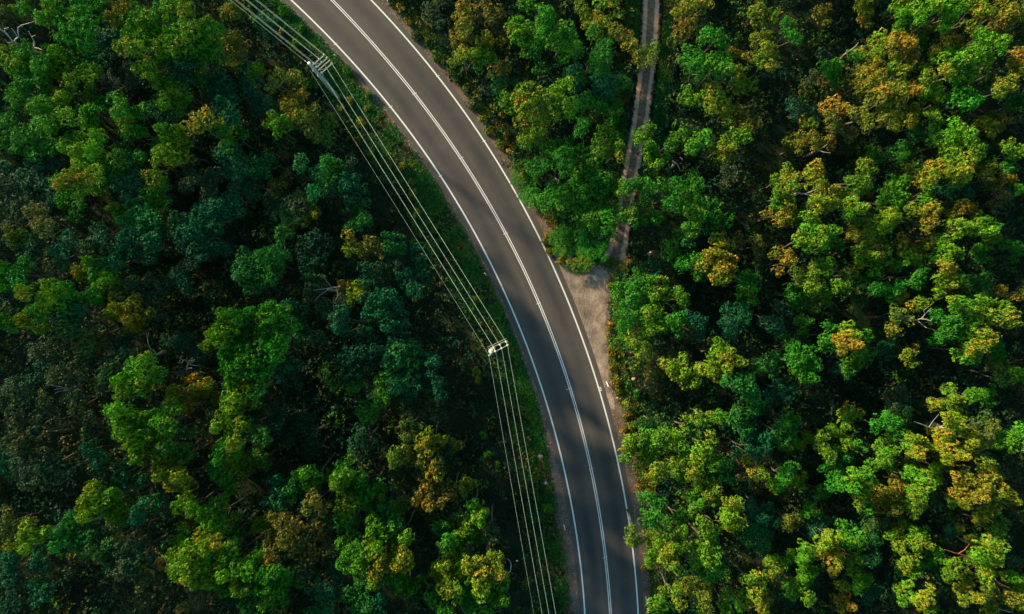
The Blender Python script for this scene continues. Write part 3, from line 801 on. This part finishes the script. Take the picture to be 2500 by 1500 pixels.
# the forest going on outside the frame
def beyond():
    rng = np.random.RandomState(9)
    V = []; F = []; T = []; TP = []; C = []; n = 0
    cache = {}
    for k in 'ML':
        for i in range(3):
            lv = CLS[k][2][i][2]
            cache[(k, i)] = (np.concatenate(lv.V)[:], np.concatenate(lv.t), np.concatenate(lv.p))
    spots = []
    for x in np.arange(-82, 83, 4.6):
        for y in np.arange(-56, 57, 4.6):
            xx = x + rng.uniform(-1.6, 1.6); yy = y + rng.uniform(-1.6, 1.6); u, v = uv_of(xx, yy)
            k = 1.1
            if -75 < u < 2575 and -75 < v < 1575: continue
            if blocked(np.array([u]), np.array([v]))[0] or (Lf(v) - 270 < u < Rf(v) + 60): continue
            spots.append((xx, yy))
    for x, y in spots:
        k = 'M' if rng.uniform() < .6 else 'L'; i = rng.randint(3)
        Vv, t, p = cache[(k, i)]
        s = rng.uniform(.8, 1.1); sz = rng.uniform(.75, 1.0)
        R0, h0 = CLS[k][0], CLS[k][1]
        hc = cap_height(x, y, R0, h0 * sz); sz = min(sz, hc / h0)
        if sz < .3: continue
        a = rng.uniform(0, 6.28)
        Q = Vv * np.array([s, s, sz]); ca, sa = math.cos(a), math.sin(a)
        Q = np.stack([Q[:, 0] * ca - Q[:, 1] * sa + x, Q[:, 0] * sa + Q[:, 1] * ca + y, Q[:, 2]], 1)
        # every second leaf is enough out there
        Q4 = Q.reshape(-1, 4, 3)[::2]; t = t[::2]; p = p[::2]
        V.append(Q4.reshape(-1, 3)); T.append(t); TP.append(p)
        cd = 'GLYOEB'[rng.randint(6)]
        C.append(np.repeat(np.array([[*CC[cd], TA[cd]]]), len(t), 0))
    V = np.concatenate(V); F = np.arange(len(V)).reshape(-1, 4); C = np.concatenate(C)
    me = mesh_np("surrounding_forest", V, F, M_LEAFMIX, {"tone": ('FLOAT', np.concatenate(T)), "tip": ('FLOAT', np.concatenate(TP)),
        "leafcol": ('FLOAT_COLOR', np.concatenate([C[:, :3], np.ones((len(C), 1))], 1)), "tipamt": ('FLOAT', C[:, 3])})
    o = link("surrounding_forest", me); tag(o, "mass of forest going on past the edges of the clearing", "forest", kind='stuff')
    print("beyond", len(spots), len(F))
beyond()

# verge grass and low herbs on both sides of the road and along the track
def grass():
    rng = np.random.RandomState(31)
    n = 74000
    v = rng.uniform(-200, 1700, n); side = rng.randint(0, 3, n)
    wl_ = corridor_v(v) + 25; wr_ = right_open(v) + 14
    uL = Lf(v) - 15 - rng.beta(1.0, 1.0, n) * wl_
    uR = Rf(v) + 16 + (.30 + .7 * rng.beta(1.6, 1.0, n)) * wr_
    tc = np.interp(v, TR[:, 1], TR[:, 0]); tr_off = 30 + rng.uniform(0, 34, n); sg = np.where(rng.uniform(size=n) < .35, -1, 1)
    u = np.where(side == 0, uL, np.where(side == 1, uR, tc + sg * tr_off))
    ok = ~((side == 2) & (v > 545))
    # bare gravel of the turnout and shoulder stays clear
    bare = (side == 1) & (v > 612) & (v < 1000) & (u < np.interp(v, [612, 640, 660, 700, 900, 1000], [1372, 1440, 1500, 1500, 1490, 1506]) - 4)
    # thin the grass towards the asphalt on patches of dirt
    nzv = np.sin(u * .035 + np.sin(v * .021) * 2) * np.cos(v * .03 + u * .011)
    thin = (nzv > .55) & (rng.uniform(size=n) < .75)
    edge = (side == 0) & ((Lf(v) - u) < 15 + np.interp(v, [0, 800, 1000, 1250, 1500], [12, 8, 10, 34, 26]) * rng.uniform(.5, 1.3, n))
    mid = (side == 2)
    ok &= ~bare & ~thin & ~edge
    u, v, side, nzv = u[ok], v[ok], side[ok], nzv[ok]
    x = (u - 1250) / S; y = (750 - v) / S
    P0 = np.stack([x, y, np.full(len(x), .02)], 1); D = np.repeat(np.array([[0, 0, 1.0]]), len(x), 0)
    D = D + rng.normal(0, .25, D.shape); D /= np.linalg.norm(D, axis=1)[:, None]
    per = 6
    V, F = leaf_quads(P0, D, per, .30, .07, rng, .7)
    V[:, 2] = np.maximum(V[:, 2], .006)
    w = rng.uniform(size=len(x)) + nzv * .25
    cols = np.array([(0.014, 0.13, 0.022), (0.03, 0.18, 0.016), (0.10, 0.17, 0.012), (0.22, 0.17, 0.02), (0.26, 0.085, 0.03)])
    pick = np.where(side == 1, np.digitize(w, [.12, .38, .62, .84]), np.digitize(w, [.42, .72, .93, 1.06]))
    c = cols[pick] * rng.uniform(.6, 1.15, (len(x), 1))
    c = np.repeat(c, per, 0)
    tone = np.clip(rng.normal(.5, .2, len(F)), 0, 1)
    me = mesh_np("verge_grass", V, F, M_LEAFMIX, {"tone": ('FLOAT', tone), "tip": ('FLOAT', np.zeros(len(F))),
        "leafcol": ('FLOAT_COLOR', np.concatenate([c, np.ones((len(c), 1))], 1)), "tipamt": ('FLOAT', np.zeros(len(F)))})
    o = link("verge_grass", me); tag(o, "rough grass and weeds along both verges and the dirt track", "grass", kind='stuff')
grass()

# loose stones and litter on shoulders
def stones():
    rng = np.random.RandomState(8)
    mb = MB()
    for i in range(900):
        v = rng.uniform(-20, 1520); 
        if rng.uniform() < .5: u = Lf(v) - 14 - abs(rng.normal(0, 12))
        else: u = Rf(v) + 15 + abs(rng.normal(0, 16)) + (rng.uniform(0, 70) if 660 < v < 900 else 0)
        x, y, _ = P(u, v); r = rng.uniform(.025, .075)
        q = [(x + math.cos(a) * r * rng.uniform(.7, 1.2), y + math.sin(a) * r * rng.uniform(.7, 1.2), .012) for a in (0, 1.25, 2.5, 3.8, 5.0)]
        mb.add(q + [(x, y, r * .9 + .012)], [(0,1,5),(1,2,5),(2,3,5),(3,4,5),(4,0,5)])
    o = mb.build("loose_stones", M_ROCK); tag(o, "pale loose stones scattered along the gravel road shoulders", "stones", kind='stuff')
stones()

# ------------------------------------------------------------------ shrubs on the verges (single bushes)
SHRUBS = [ # u v radius px colour where
 (694,30,13,'GL'),(735,72,13,'G'),(722,110,12,'LG'),(560,22,14,'YO'),(617,45,10,'YG'),(687,78,9,'O'),(762,205,14,'G'),(742,212,9,'Y'),
 (850,175,13,'G'),(858,245,12,'YO'),(835,262,10,'Y'),(880,300,12,'Y'),(872,345,10,'Y'),(905,370,11,'YG'),(903,232,10,'LG'),(895,265,9,'Y'),(985,410,13,'YO'),(1003,445,9,'Y'),(1010,470,12,'Y'),(1022,520,12,'YL'),
 (1060,560,10,'YG'),(1110,620,11,'G'),(1168,732,13,'LG'),(1150,760,9,'G'),(1162,905,13,'YL'),(1167,925,10,'YO'),(1190,1110,12,'G'),(1215,1135,9,'L'),(1335,1240,14,'LG'),(1320,1260,10,'G'),(1290,1420,12,'YG'),(1180,1060,11,'GL'),
 (980,20,12,'YB'),(1000,55,11,'O'),(1015,90,13,'B'),(1045,100,11,'BY'),(1064,147,8,'LG'),(1090,150,11,'YB'),(1120,190,13,'GB'),(1135,215,11,'YG'),(1165,228,13,'YO'),(1155,260,10,'B'),(1180,290,12,'YO'),(1200,265,11,'Y'),
 (1195,320,13,'YG'),(1232,285,12,'YO'),(1240,330,11,'OY'),(1222,355,12,'YG'),(1250,372,12,'YO'),(1262,345,10,'O'),(1330,590,11,'YO'),(1345,612,12,'YO'),(1370,632,14,'YG'),(1395,640,12,'OG'),(1420,645,13,'G'),(1440,640,12,'G'),(1340,575,10,'O'),
 (1492,700,10,'YG'),(1490,795,11,'O'),(1485,825,9,'O'),(1492,862,12,'O'),(1498,900,12,'O'),(1505,930,13,'O'),(1512,955,11,'OY'),(1540,1000,13,'YL'),(1545,1040,12,'Y'),(1525,1015,10,'O'),(1522,1050,9,'O'),(1555,960,12,'GL'),(1530,985,12,'YG'),
 (1560,1190,10,'O'),(1600,1170,12,'LG'),(1575,1385,10,'O'),(1620,640,12,'O'),(1535,640,10,'O')]
shr_lv = []
def make_shrub(seed):
    rng = np.random.RandomState(seed); lv = Leafs(); mb = MB()
    for k in range(7):
        a = rng.uniform(0, 6.28); rr = rng.uniform(0, .42); c = np.array([math.cos(a) * rr, math.sin(a) * rr, rng.uniform(.25, .62)])
        lv.add(puff(c, rng.uniform(.25, .4), rng, 26, 6, .2, .085), rng.uniform(.8, 1.15), 1)
        mb.tube([(0, 0, -.05), tuple(c * np.array([.5, .5, .5])), tuple(c)], [.035, .025, .012], 4)
    return lv.mesh("foliage", M_LEAF), mb.mesh("stems", M_BARK)
SH_V = [make_shrub(s) for s in (1, 2, 3, 4)]
for u, v_, r, code in SHRUBS:
    rr = r / S; x, y, _ = P(u, v_, rr * .5)
    root = empty("shrub", (x, y, 0)); f, s_ = SH_V[rnd.randrange(4)]
    k = rr / .62; zk = k * rnd.uniform(.75, 1.1)
    root.scale = (k, k, zk); root.rotation_euler.z = rnd.uniform(0, 6.28)
    cs = [CC[c] for c in code]; w = [.6, .4] if len(cs) == 2 else [1]
    j = rnd.uniform(.7, 1.0)
    fo = link("foliage", f, root); fo.color = (*[sum(a[i] * b for a, b in zip(cs, w)) * j for i in range(3)], TA[code[0]])
    link("stems", s_, root)
    side = "under the power line" if u < Lf(v_) - 90 else "on the left road verge" if u < Lf(v_) else "on the right road verge"
    lab = "low %s shrub %s, %d%% across and %d%% down" % (CNAME[code[0]], side, round(u / 25), round(v_ / 15))
    if lab in labels: lab = lab.replace("low", "squat")
    labels.add(lab)
    tag(root, lab, "shrub", "shrubs along the road verges")

# ------------------------------------------------------------------ dead trees and bare limbs
def branch_thing(name, label, cat, chains, base, z0, mat=M_DEAD, group=None):
    """chains: list of pixel polylines [(u, v, z, r), ...]; base: pixel foot on the ground"""
    mb = MB()
    for ch in chains:
        pts = [P(u, v, z) for u, v, z, r in ch]; rs = [r * .72 for *_, r in ch]
        mb.tube(pts, rs, 6)
    bx, by, _ = P(*base)
    root = empty(name, (bx, by, 0))
    me = mb.mesh("branches", mat)
    me.transform(__import__('mathutils').Matrix.Translation((-bx, -by, 0)))
    link("branches", me, root)
    f = chains[0][0]; q = P(f[0], f[1], f[2])
    t = MB(); t.tube([(0, 0, -.3), ((q[0]-bx)*.4 + .15, (q[1]-by)*.4, f[2]*.5), (q[0]-bx, q[1]-by, f[2])], [f[3]*1.9, f[3]*1.5, f[3]], 7)
    t.build("trunk", mat, root)
    tag(root, label, cat, group)
D = "dead trees with bare limbs"
branch_thing("dead_tree", "dead tree with one long bare pale limb curving down, left part of the forest", "dead tree",
   [[(382,866,7.5,.13),(375,855,8,.10),(368,852,8.4,.09),(361,838,9,.08),(360,825,9.3,.06),(363,812,9.6,.03)],[(360,828,9.2,.05),(357,816,9.6,.03)],[(382,866,7.5,.12),(385,863,8.2,.09),(390,864,8.2,.03)]], (408,858), 0, group=D)
branch_thing("dead_tree", "dead tree with twisted white bare branches left of the lime-topped tree", "dead tree",
   [[(459,889,7,.14),(457,883,7.6,.12),(450,879,8.2,.10),(446,882,8.6,.08),(444,887,8.8,.06),(434,885,9.2,.03)],[(448,880,8.3,.08),(440,875,8.9,.06),(434,868,9.4,.03)],[(459,889,7,.11),(462,881,8,.08),(467,877,8.6,.05),(471,874,8.8,.03)],[(459,889,7,.11),(456,898,7.8,.08),(455,903,8,.07),(461,899,8.5,.07),(469,899,8.7,.04)],[(460,890,7,.08),(478,893,7.4,.05),(488,892,7.5,.02)]], (490,872), 0, group=D)
branch_thing("dead_tree", "bare pale limbs spreading in the top left corner", "dead tree",
   [[(35,103,9,.16),(30,100,9.6,.14),(22,90,10,.12),(12,78,10.5,.10),(0,73,10.8,.06)],[(12,79,10.5,.07),(11,70,10.9,.05),(22,68,11.2,.03)],[(35,103,9,.13),(38,96,9.6,.11),(46,90,10,.09),(44,80,10.4,.08),(44,68,10.8,.07),(52,62,11,.06),(66,58,11.3,.05),(80,54,11.5,.04),(88,49,11.8,.02)],[(42,90,10,.08),(34,76,10.5,.06),(28,70,10.8,.04)],[(33,104,9.2,.1),(18,105,9.6,.07),(12,97,10,.03)]], (95,140), 0, group=D)
branch_thing("dead_tree", "forked bare grey branches between two lit gum crowns near the top left", "dead tree",
   [[(82,117,8.5,.13),(84,108,9,.11),(83,100,9.4,.09),(77,90,9.8,.06),(70,76,10,.04)],[(78,90,9.8,.05),(87,86,10.2,.03)],[(83,117,8.6,.09),(93,118,9,.07),(104,123,9.4,.03)],[(82,118,8.5,.08),(80,128,8.9,.04)],[(82,118,8.5,.07),(88,130,8.9,.03)]], (135,165), 0, group=D)
branch_thing("dead_tree", "fan of thin grey dead twigs in the shaded bush at mid left", "dead tree",
   [[(168,951,6.5,.10),(160,948,7,.08),(148,945,7.4,.05),(122,941,7.8,.03)],[(166,952,6.6,.08),(160,940,7.4,.05),(166,938,7.6,.02)],[(165,953,6.6,.07),(148,955,7.3,.05),(134,961,7.6,.03)],[(166,953,6.6,.06),(152,949,7.3,.04),(130,952,7.6,.02)]], (200,940), 0, group=D)
branch_thing("dead_tree", "grey dead tree with curled bare twigs at the right side of the forest", "dead tree",
   [[(2225,779,7,.13),(2238,782,7.6,.11),(2250,778,8,.09),(2258,768,8.4,.07),(2266,760,8.8,.05),(2274,752,9,.03)],[(2250,779,8,.08),(2262,780,8.4,.06),(2272,784,8.6,.05),(2278,776,8.8,.03)],[(2240,783,7.6,.08),(2250,792,8,.06),(2262,801,8.4,.04)],[(2258,769,8.4,.05),(2255,758,8.8,.04),(2268,748,9,.02)]], (2190,777), 0, group=D)
branch_thing("dead_tree", "hooked bare grey limb beside the golden crown near the power line", "dead tree",
   [[(1225,1413,5.0,.10),(1238,1404,5.5,.10),(1246,1394,5.8,.09),(1248,1380,6.1,.08),(1245,1370,6.4,.06),(1238,1364,6.6,.03)]], (1222,1390), 0, group=D)
branch_thing("dead_tree", "tangled brown-grey bare branches in the shade left of the power line", "dead tree",
   [[(800,708,7,.12),(815,702,7.5,.10),(828,700,7.8,.08),(842,690,8.2,.04)],[(812,703,7.5,.08),(790,706,7.9,.06),(765,709,8.2,.03)],[(812,704,7.4,.07),(800,690,8,.05),(786,672,8.4,.03)],[(820,702,7.7,.06),(826,720,8.1,.04),(818,735,8.3,.02)],[(800,708,7,.07),(780,722,7.6,.05),(766,738,7.8,.02)]], (835,712), 0, group=D)
branch_thing("dead_tree", "bare grey boughs reaching left from the golden crown at lower right", "dead tree",
   [[(2300,1046,8,.16),(2285,1048,8.5,.12),(2268,1044,8.9,.10),(2250,1036,9.3,.07),(2232,1030,9.6,.03)],[(2268,1044,8.9,.08),(2278,1028,9.5,.06),(2292,1012,10,.03)],[(2300,1046,8,.12),(2318,1042,9,.09),(2312,1020,10,.07),(2322,1032,10.2,.03)]], (2262,1030), 0, group=D)
branch_thing("dead_tree", "long splayed reddish bare limbs in the bottom right corner", "dead tree",
   [[(2395,1378,7,.15),(2372,1366,8,.12),(2350,1355,8.5,.11),(2330,1350,9,.09),(2306,1342,9.5,.05)],[(2340,1352,8.8,.08),(2356,1342,9.3,.06),(2367,1328,9.6,.03)],[(2380,1370,7.8,.10),(2362,1362,8.4,.08),(2344,1358,8.8,.04)],[(2395,1378,7,.10),(2410,1400,7.6,.08),(2440,1424,8,.05),(2465,1436,8.2,.03)],[(2395,1378,7,.08),(2360,1390,8,.05),(2346,1370,8.5,.03)]], (2370,1340), 0, M_RED, group=D)
branch_thing("dead_tree", "pair of pale dead stems in the dark bush near the right edge", "dead tree",
   [[(2430,1470,5,.12),(2412,1480,5.6,.10),(2398,1476,6,.06),(2385,1466,6.4,.03)],[(2425,1474,5.3,.08),(2440,1488,5.6,.07),(2470,1496,5.8,.04)]], (2400,1450), 0, group=D)
branch_thing("dead_tree", "bare white branch hanging below the crown right of the dirt track", "dead tree",
   [[(1642,393,6,.11),(1652,400,6.2,.09),(1658,410,6.2,.07),(1661,420,6.0,.04)],[(1660,384,6.2,.09),(1668,392,6.4,.05)]], (1640,410), 0, group=D)
branch_thing("dead_tree", "grey dead sapling leaning in the open scrub at the upper right", "dead tree",
   [[(2060,134,4,.09),(2075,124,4.5,.08),(2088,114,5,.06),(2096,104,5.4,.03)],[(2078,122,4.6,.05),(2094,120,5,.02)]], (2045,148), 0, group=D)
branch_thing("dead_tree", "pink-grey dead branches below the rusty crown in the upper right forest", "dead tree",
   [[(1984,372,7,.11),(1996,366,7.6,.10),(2010,360,8,.06),(2020,352,8.4,.03)],[(1996,366,7.6,.07),(2012,372,8,.05),(2028,374,8.3,.02)]], (1965,382), 0, group=D)
branch_thing("dead_tree", "bare forked limb under the golden crown, upper right of centre forest", "dead tree",
   [[(1950,472,7.5,.12),(1965,474,8,.10),(1980,478,8.4,.07),(1992,484,8.7,.03)],[(1965,474,8,.08),(1990,464,8.6,.05),(2010,456,9,.03)]], (1925,480), 0, group=D)

# fallen logs on the left verge and on the forest floor
def log(name, label, a, b, r, mat, group=None):
    pa, pb = Vector(P(*a)), Vector(P(*b))
    mb = MB(); d = pb - pa
    pts = [pa + d * t + Vector((0, 0, r * .8)) + Vector((math.sin(t * 7) * .06, math.cos(t * 5) * .06, 0)) for t in (0, .25, .5, .75, 1)]
    mb.tube(pts, [r, r * .95, r * .8, r * .7, r * .45], 8)
    q = pts[2]; mb.tube([q, q + Vector((.35, .3, .25))], [r * .4, r * .15], 5)
    o = mb.build(name, mat); tag(o, label, "log", group)
log("fallen_log", "short reddish fallen log on the verge left of the lower road", (1322,1118), (1334,1175), .09, M_RED)
log("fallen_log", "thin pale stick lying on the verge left of the road, upper middle", (1024,422), (1032,415), .045, M_DEAD)
log("fallen_log", "red-barked fallen trunk among the green crowns right of the lower road", (1778,1112), (1816,1136), .16, M_RED)

# pink boulders
def rock(label, u, v, r):
    rng = np.random.RandomState(int(u)); mb = MB(); c = Vector(P(u, v)); n = 9; rings = [(1.0, 0), (1.05, .35), (.75, .75), (.3, .95)]
    vs = []; fs = []
    for k, (q, z) in enumerate(rings):
        for i in range(n):
            a = 6.283 * i / n; w = r * q * rng.uniform(.8, 1.15); vs.append((c.x + math.cos(a) * w, c.y + math.sin(a) * w * .8, z * r * .8))
    for k in range(3):
        for i in range(n): fs.append((k*n+i, k*n+(i+1) % n, (k+1)*n+(i+1) % n, (k+1)*n+i))
    fs.append(tuple(3*n+i for i in range(n)))
    mb.add(vs, fs); o = mb.build("rock", M_ROCK); tag(o, label, "rock")
rock("pinkish grey boulder in the grass left of the lower road", 1320, 1115, .32)
rock("small pale rock at the lower end of the reddish log", 1333, 1180, .26)
rock("pale rock in the weeds right of the road below the gravel turnout", 1547, 926, .30)
rock("small brown rock at the foot of the orange shrubs right of the road", 1508, 972, .20)
rock("pinkish rock in the shade beside the end of the dirt track", 1587, 620, .36)

# crumpled white litter
def litter(label, u, v, r):
    rng = np.random.RandomState(int(v)); c = P(u, v); n = 7; vs = []; fs = []
    for i in range(n + 1):
        for j in range(n + 1):
            x = (i / n - .5) * 2 * r; y = (j / n - .5) * 1.3 * r
            vs.append((c[0] + x + rng.normal(0, .06 * r), c[1] + y + rng.normal(0, .06 * r), .38 + rng.uniform(0, .45 * r) * math.cos((i/n-.5)*2.4)))
    for i in range(n):
        for j in range(n): a = i*(n+1)+j; fs.append((a, a+1, a+n+2, a+n+1))
    mb = MB(); mb.add(vs, fs); o = mb.build("plastic_sheet", M_WHITE); tag(o, label, "litter")
litter("crumpled white plastic litter in the weeds right of the road", 1555, 955, .25)
litter("small white scrap in the bush between the hooked limb and the wires", 1262, 1367, .12)

# ------------------------------------------------------------------ guide posts
def guide_post(label, base, top, h=1.15):
    a = Vector(P(base[0], base[1], 0)); b = Vector(P(top[0], top[1], h))
    root = empty("guide_post", a)
    d = b - a
    m = MB(); m.bar((0, 0, -.1), d, .13, .07, (0.3, .9, 0)); m.build("post", M_WHITE, root)
    m = MB(); n = d.normalized(); q = d * .82; m.bar(q - n * .07, q + n * .07, .085, .085, (0.3, .9, 0)); m.build("reflector", M_REFL, root)
    tag(root, label, "guide post", "white guide posts along the road")
guide_post("white guide post leaning at the left road edge beside the first power pole", (821.5,138), (816,134))
guide_post("white guide post on the right verge at the top of the photo", (948.5,13), (945.5,2))
guide_post("white guide post on the reddish patch left of the mid road", (1188,674), (1183,667))
guide_post("white guide post right of the road just below the gravel turnout", (1480.5,932), (1486,945))
guide_post("white guide post on the left shoulder of the lower road", (1376.5,1281), (1379.5,1294))
guide_post("white guide post on the right shoulder at the bottom of the photo", (1577,1457), (1578.5,1470))

# ------------------------------------------------------------------ power poles and cables
G = "power poles beside the road"
def insulator(parent, p, h=.26, r=.11):
    m = MB(); m.lathe(p, [(r*.35, 0), (r*.4, h*.12), (r, h*.2), (r*.95, h*.32), (r*.45, h*.42), (r*.85, h*.5), (r*.8, h*.62), (r*.4, h*.72), (r*.6, h*.85), (r*.35, h)], 12)
    m.build("insulator", M_CERAM, parent, True)

def pole_upper():
    base = Vector(P(825, 240, 0)); top = Vector(P(755, 155, 13.5))
    base = Vector((top.x + .05, top.y - .05, 0))
    root = empty("power_pole", base); L_ = lambda u, v, z: Vector(P(u, v, z)) - base
    m = MB(); m.tube([(0, 0, -.4), (0.02, 0, 4), tuple((top - base) * .7), tuple(top - base)], [.27, .24, .20, .17], 14); m.build("pole", M_CONC, root, True)
    m = MB(); m.lathe(top - base, [(.185, 0), (.19, .04), (.15, .07), (.05, .09)], 12); m.build("pole_cap", M_STEEL, root, True)
    arms = [((767,156.6),(792.6,135),12.6), ((773.6,164.7),(799,142.4),11.9), ((779,170.5),(805,148),11.3), ((785.7,178.4),(810.8,155.8),10.3)]
    ends = []
    for (a, b, z) in arms:
        A = L_(*a, z); B = L_(*b, z); d = (B - A).normalized(); A2 = A - d * .55
        m = MB(); m.bar(A2, B + d * .1, .11, .10); m.build("crossarm", M_WOOD, root)
        ends.append((A, (A + B) / 2, B))
    for k in (0, 1, 3):
        for q in ends[k]: insulator(root, q + Vector((0, 0, .05)))
    for k in (0, 2):   # jumper loops from row to row
        for a, b in zip(ends[0], ends[3]):
            pass
    for a, b in zip(ends[0], ends[3]):
        m = MB(); mid = (a + b) / 2 + Vector((.15, .05, .15)); m.tube([a + Vector((0, 0, .3)), mid + Vector((0, 0, .25)), b + Vector((0, 0, .3))], .022, 5); m.build("jumper_wire", M_WIRE, root)
    for (a, b) in ((ends[0][0], ends[1][1]), (ends[2][0], ends[3][1])):
        m = MB(); m.bar(a - Vector((0, 0, .1)), b - Vector((0, 0, .1)), .05, .04); m.build("brace", M_STEEL, root)
    br = L_(746, 150, 12.9); m = MB(); m.bar((top - base) - Vector((0, 0, .5)), br, .06, .06); m.build("bracket", M_STEEL, root)
    insulator(root, br, .2, .08)
    for (u, v, z) in ((765, 174, 12.2), (777, 187, 10.8)):
        q = L_(u, v, z); m = MB(); c = (top - base) * (z / 13.5); m.bar(c, q, .05, .05); m.build("bracket", M_STEEL, root); insulator(root, q, .18, .07)
    tag(root, "tall concrete power pole with three tiers of crossarms at the upper left roadside", "power pole", G)

def pole_middle():
    top = Vector(P(1199.5, 862, 13.3)); base = Vector((top.x + .03, top.y + .03, 0))
    root = empty("power_pole", base); L_ = lambda u, v, z: Vector(P(u, v, z)) - base
    tl = top - base
    m = MB(); m.tube([(0, 0, -.4), (0, 0, 5), tuple(tl * .8), tuple(tl)], [.27, .23, .19, .17], 14); m.build("pole", M_CONC, root, True)
    # cream transformer tank hung just below the top
    A = L_(1192, 852.5, 12.7); B = L_(1238, 831.5, 12.7); d = (B - A).normalized()
    m = MB(); m.bar(A, B, .075, .09); m.build("crossarm", M_WOOD, root)
    off = Vector((-d.y, d.x, 0)) * .22
    m = MB(); m.bar(A + off, B + off, .06, .09); m.build("crossarm", M_WOOD, root)
    A2 = L_(1209, 859, 12.9); B2 = L_(1240, 843, 12.9); d2 = (B2 - A2).normalized()
    m = MB(); m.bar(A2 - d2 * .15, B2 + d2 * .12, .09, .11); m.build("crossarm", M_WOOD, root)
    m = MB(); m.bar(B + Vector((0, 0, -.05)), B2 + Vector((0, 0, -.05)), .05, .05); m.bar(A + d * .6, A2, .05, .05); m.build("brace", M_STEEL, root)
    for (u, v) in ((1205.8,849.5),(1220.3,842),(1235.5,835)): insulator(root, L_(u, v, 12.75) , .26, .13)
    for (u, v) in ((1210,858),(1224.8,850.7),(1239,843.5)): insulator(root, L_(u, v, 12.95), .26, .13)
    for p, q in (((1205.8,849.5),(1210,858)),((1220.3,842),(1224.8,850.7)),((1235.5,835),(1239,843.5))):
        m = MB(); a = L_(*p, 12.95); b = L_(*q, 13.1); m.tube([a, (a + b) / 2 + Vector((0, 0, .1)), b], .022, 5); m.build("jumper_wire", M_WIRE, root)
    c = L_(1199, 858, 12.3)
    m = MB(); m.lathe(c - Vector((0, 0, .75)), [(.02, 0), (.24, .02), (.26, .08), (.26, .68), (.28, .72), (.28, .78), (.22, .84), (.05, .86)], 16); m.build("transformer", M_CREAM, root, True)
    a = L_(1194, 868.5, 12.8); b = L_(1202.5, 862.5, 12.8)
    m = MB(); m.bar(a, b, .07, .06); m.bar(a + Vector((.02, .12, 0)), b + Vector((.02, .12, 0)), .04, .05); m.build("bracket", M_STEEL, root); insulator(root, a, .2, .07)
    tag(root, "power pole with a double crossarm and cream transformer at the middle of the photo", "power pole", G)
pole_upper(); pole_middle()

def cable(label, a, b, za, zb, sag=.5, r=.034):
    A = Vector(P(*a, za)); B = Vector(P(*b, zb)); n = 24
    pts = []
    for i in range(n + 1):
        t = i / n; p = A.lerp(B, t); p.z -= sag * 4 * t * (1 - t); pts.append(p)
    m = MB(); m.tube(pts, r, 5); o = m.build("power_cable", M_WIRE); tag(o, label, "power cable", "power cables strung along the road")
def ext(a, b, k):
    return (a[0] + (b[0] - a[0]) * k, a[1] + (b[1] - a[1]) * k)
# span towards the upper left, running on past the frame
K = 2.2
names = ["thin outermost cable", "left cable of the outer pair", "right cable of the outer pair", "left cable of the middle pair", "right cable of the middle pair", "left cable of the inner pair", "right cable of the inner pair"]
ups = [((746,150),(562,0),13.0), ((766,156),(573.5,0),12.85), ((771,157),(577.5,0),12.85), ((779,145),(600,0),12.85), ((782,146),(603.5,0),12.85), ((791,134.5),(623.5,0),12.85), ((794,135),(627.5,0),12.85)]
for nm, (a, b, z) in zip(names, ups):
    cable("%s from the upper power pole to the top left" % nm, a, ext(a, b, K), z, 12.9, .0, .011 if 'thin' in nm else .013)
# span between the two poles
mids = [((757,172),(1194,868),12.2,13.0), ((784,178),(1205,849),10.55,13.0), ((787,180),(1205.6,849.3),10.55,13.0), ((796,166),(1219.5,841.5),10.55,13.0), ((798,167.5),(1220,841.8),10.55,13.0), ((809.5,155),(1235,834.5),10.55,13.0), ((811.5,156.6),(1235.6,834.8),10.55,13.0)]
for nm, (a, b, za, zb) in zip(names, mids):
    cable("%s strung between the two power poles" % nm, a, b, za, zb, .55, .011 if 'thin' in nm else .013)
# span towards the bottom
n4 = ["thin left cable", "second cable from the left", "third cable from the left", "rightmost cable"]
for nm, a, b in zip(n4, [(1194,868.5),(1210,858),(1225,850.7),(1239,843.5)], [(1303.5,1500),(1323.6,1500),(1340.5,1500),(1357,1500)]):
    cable("%s from the middle power pole to the bottom edge" % nm, a, ext(a, b, 1.7), 13.0, 13.0, .0, .012 if 'thin' in nm else .017)
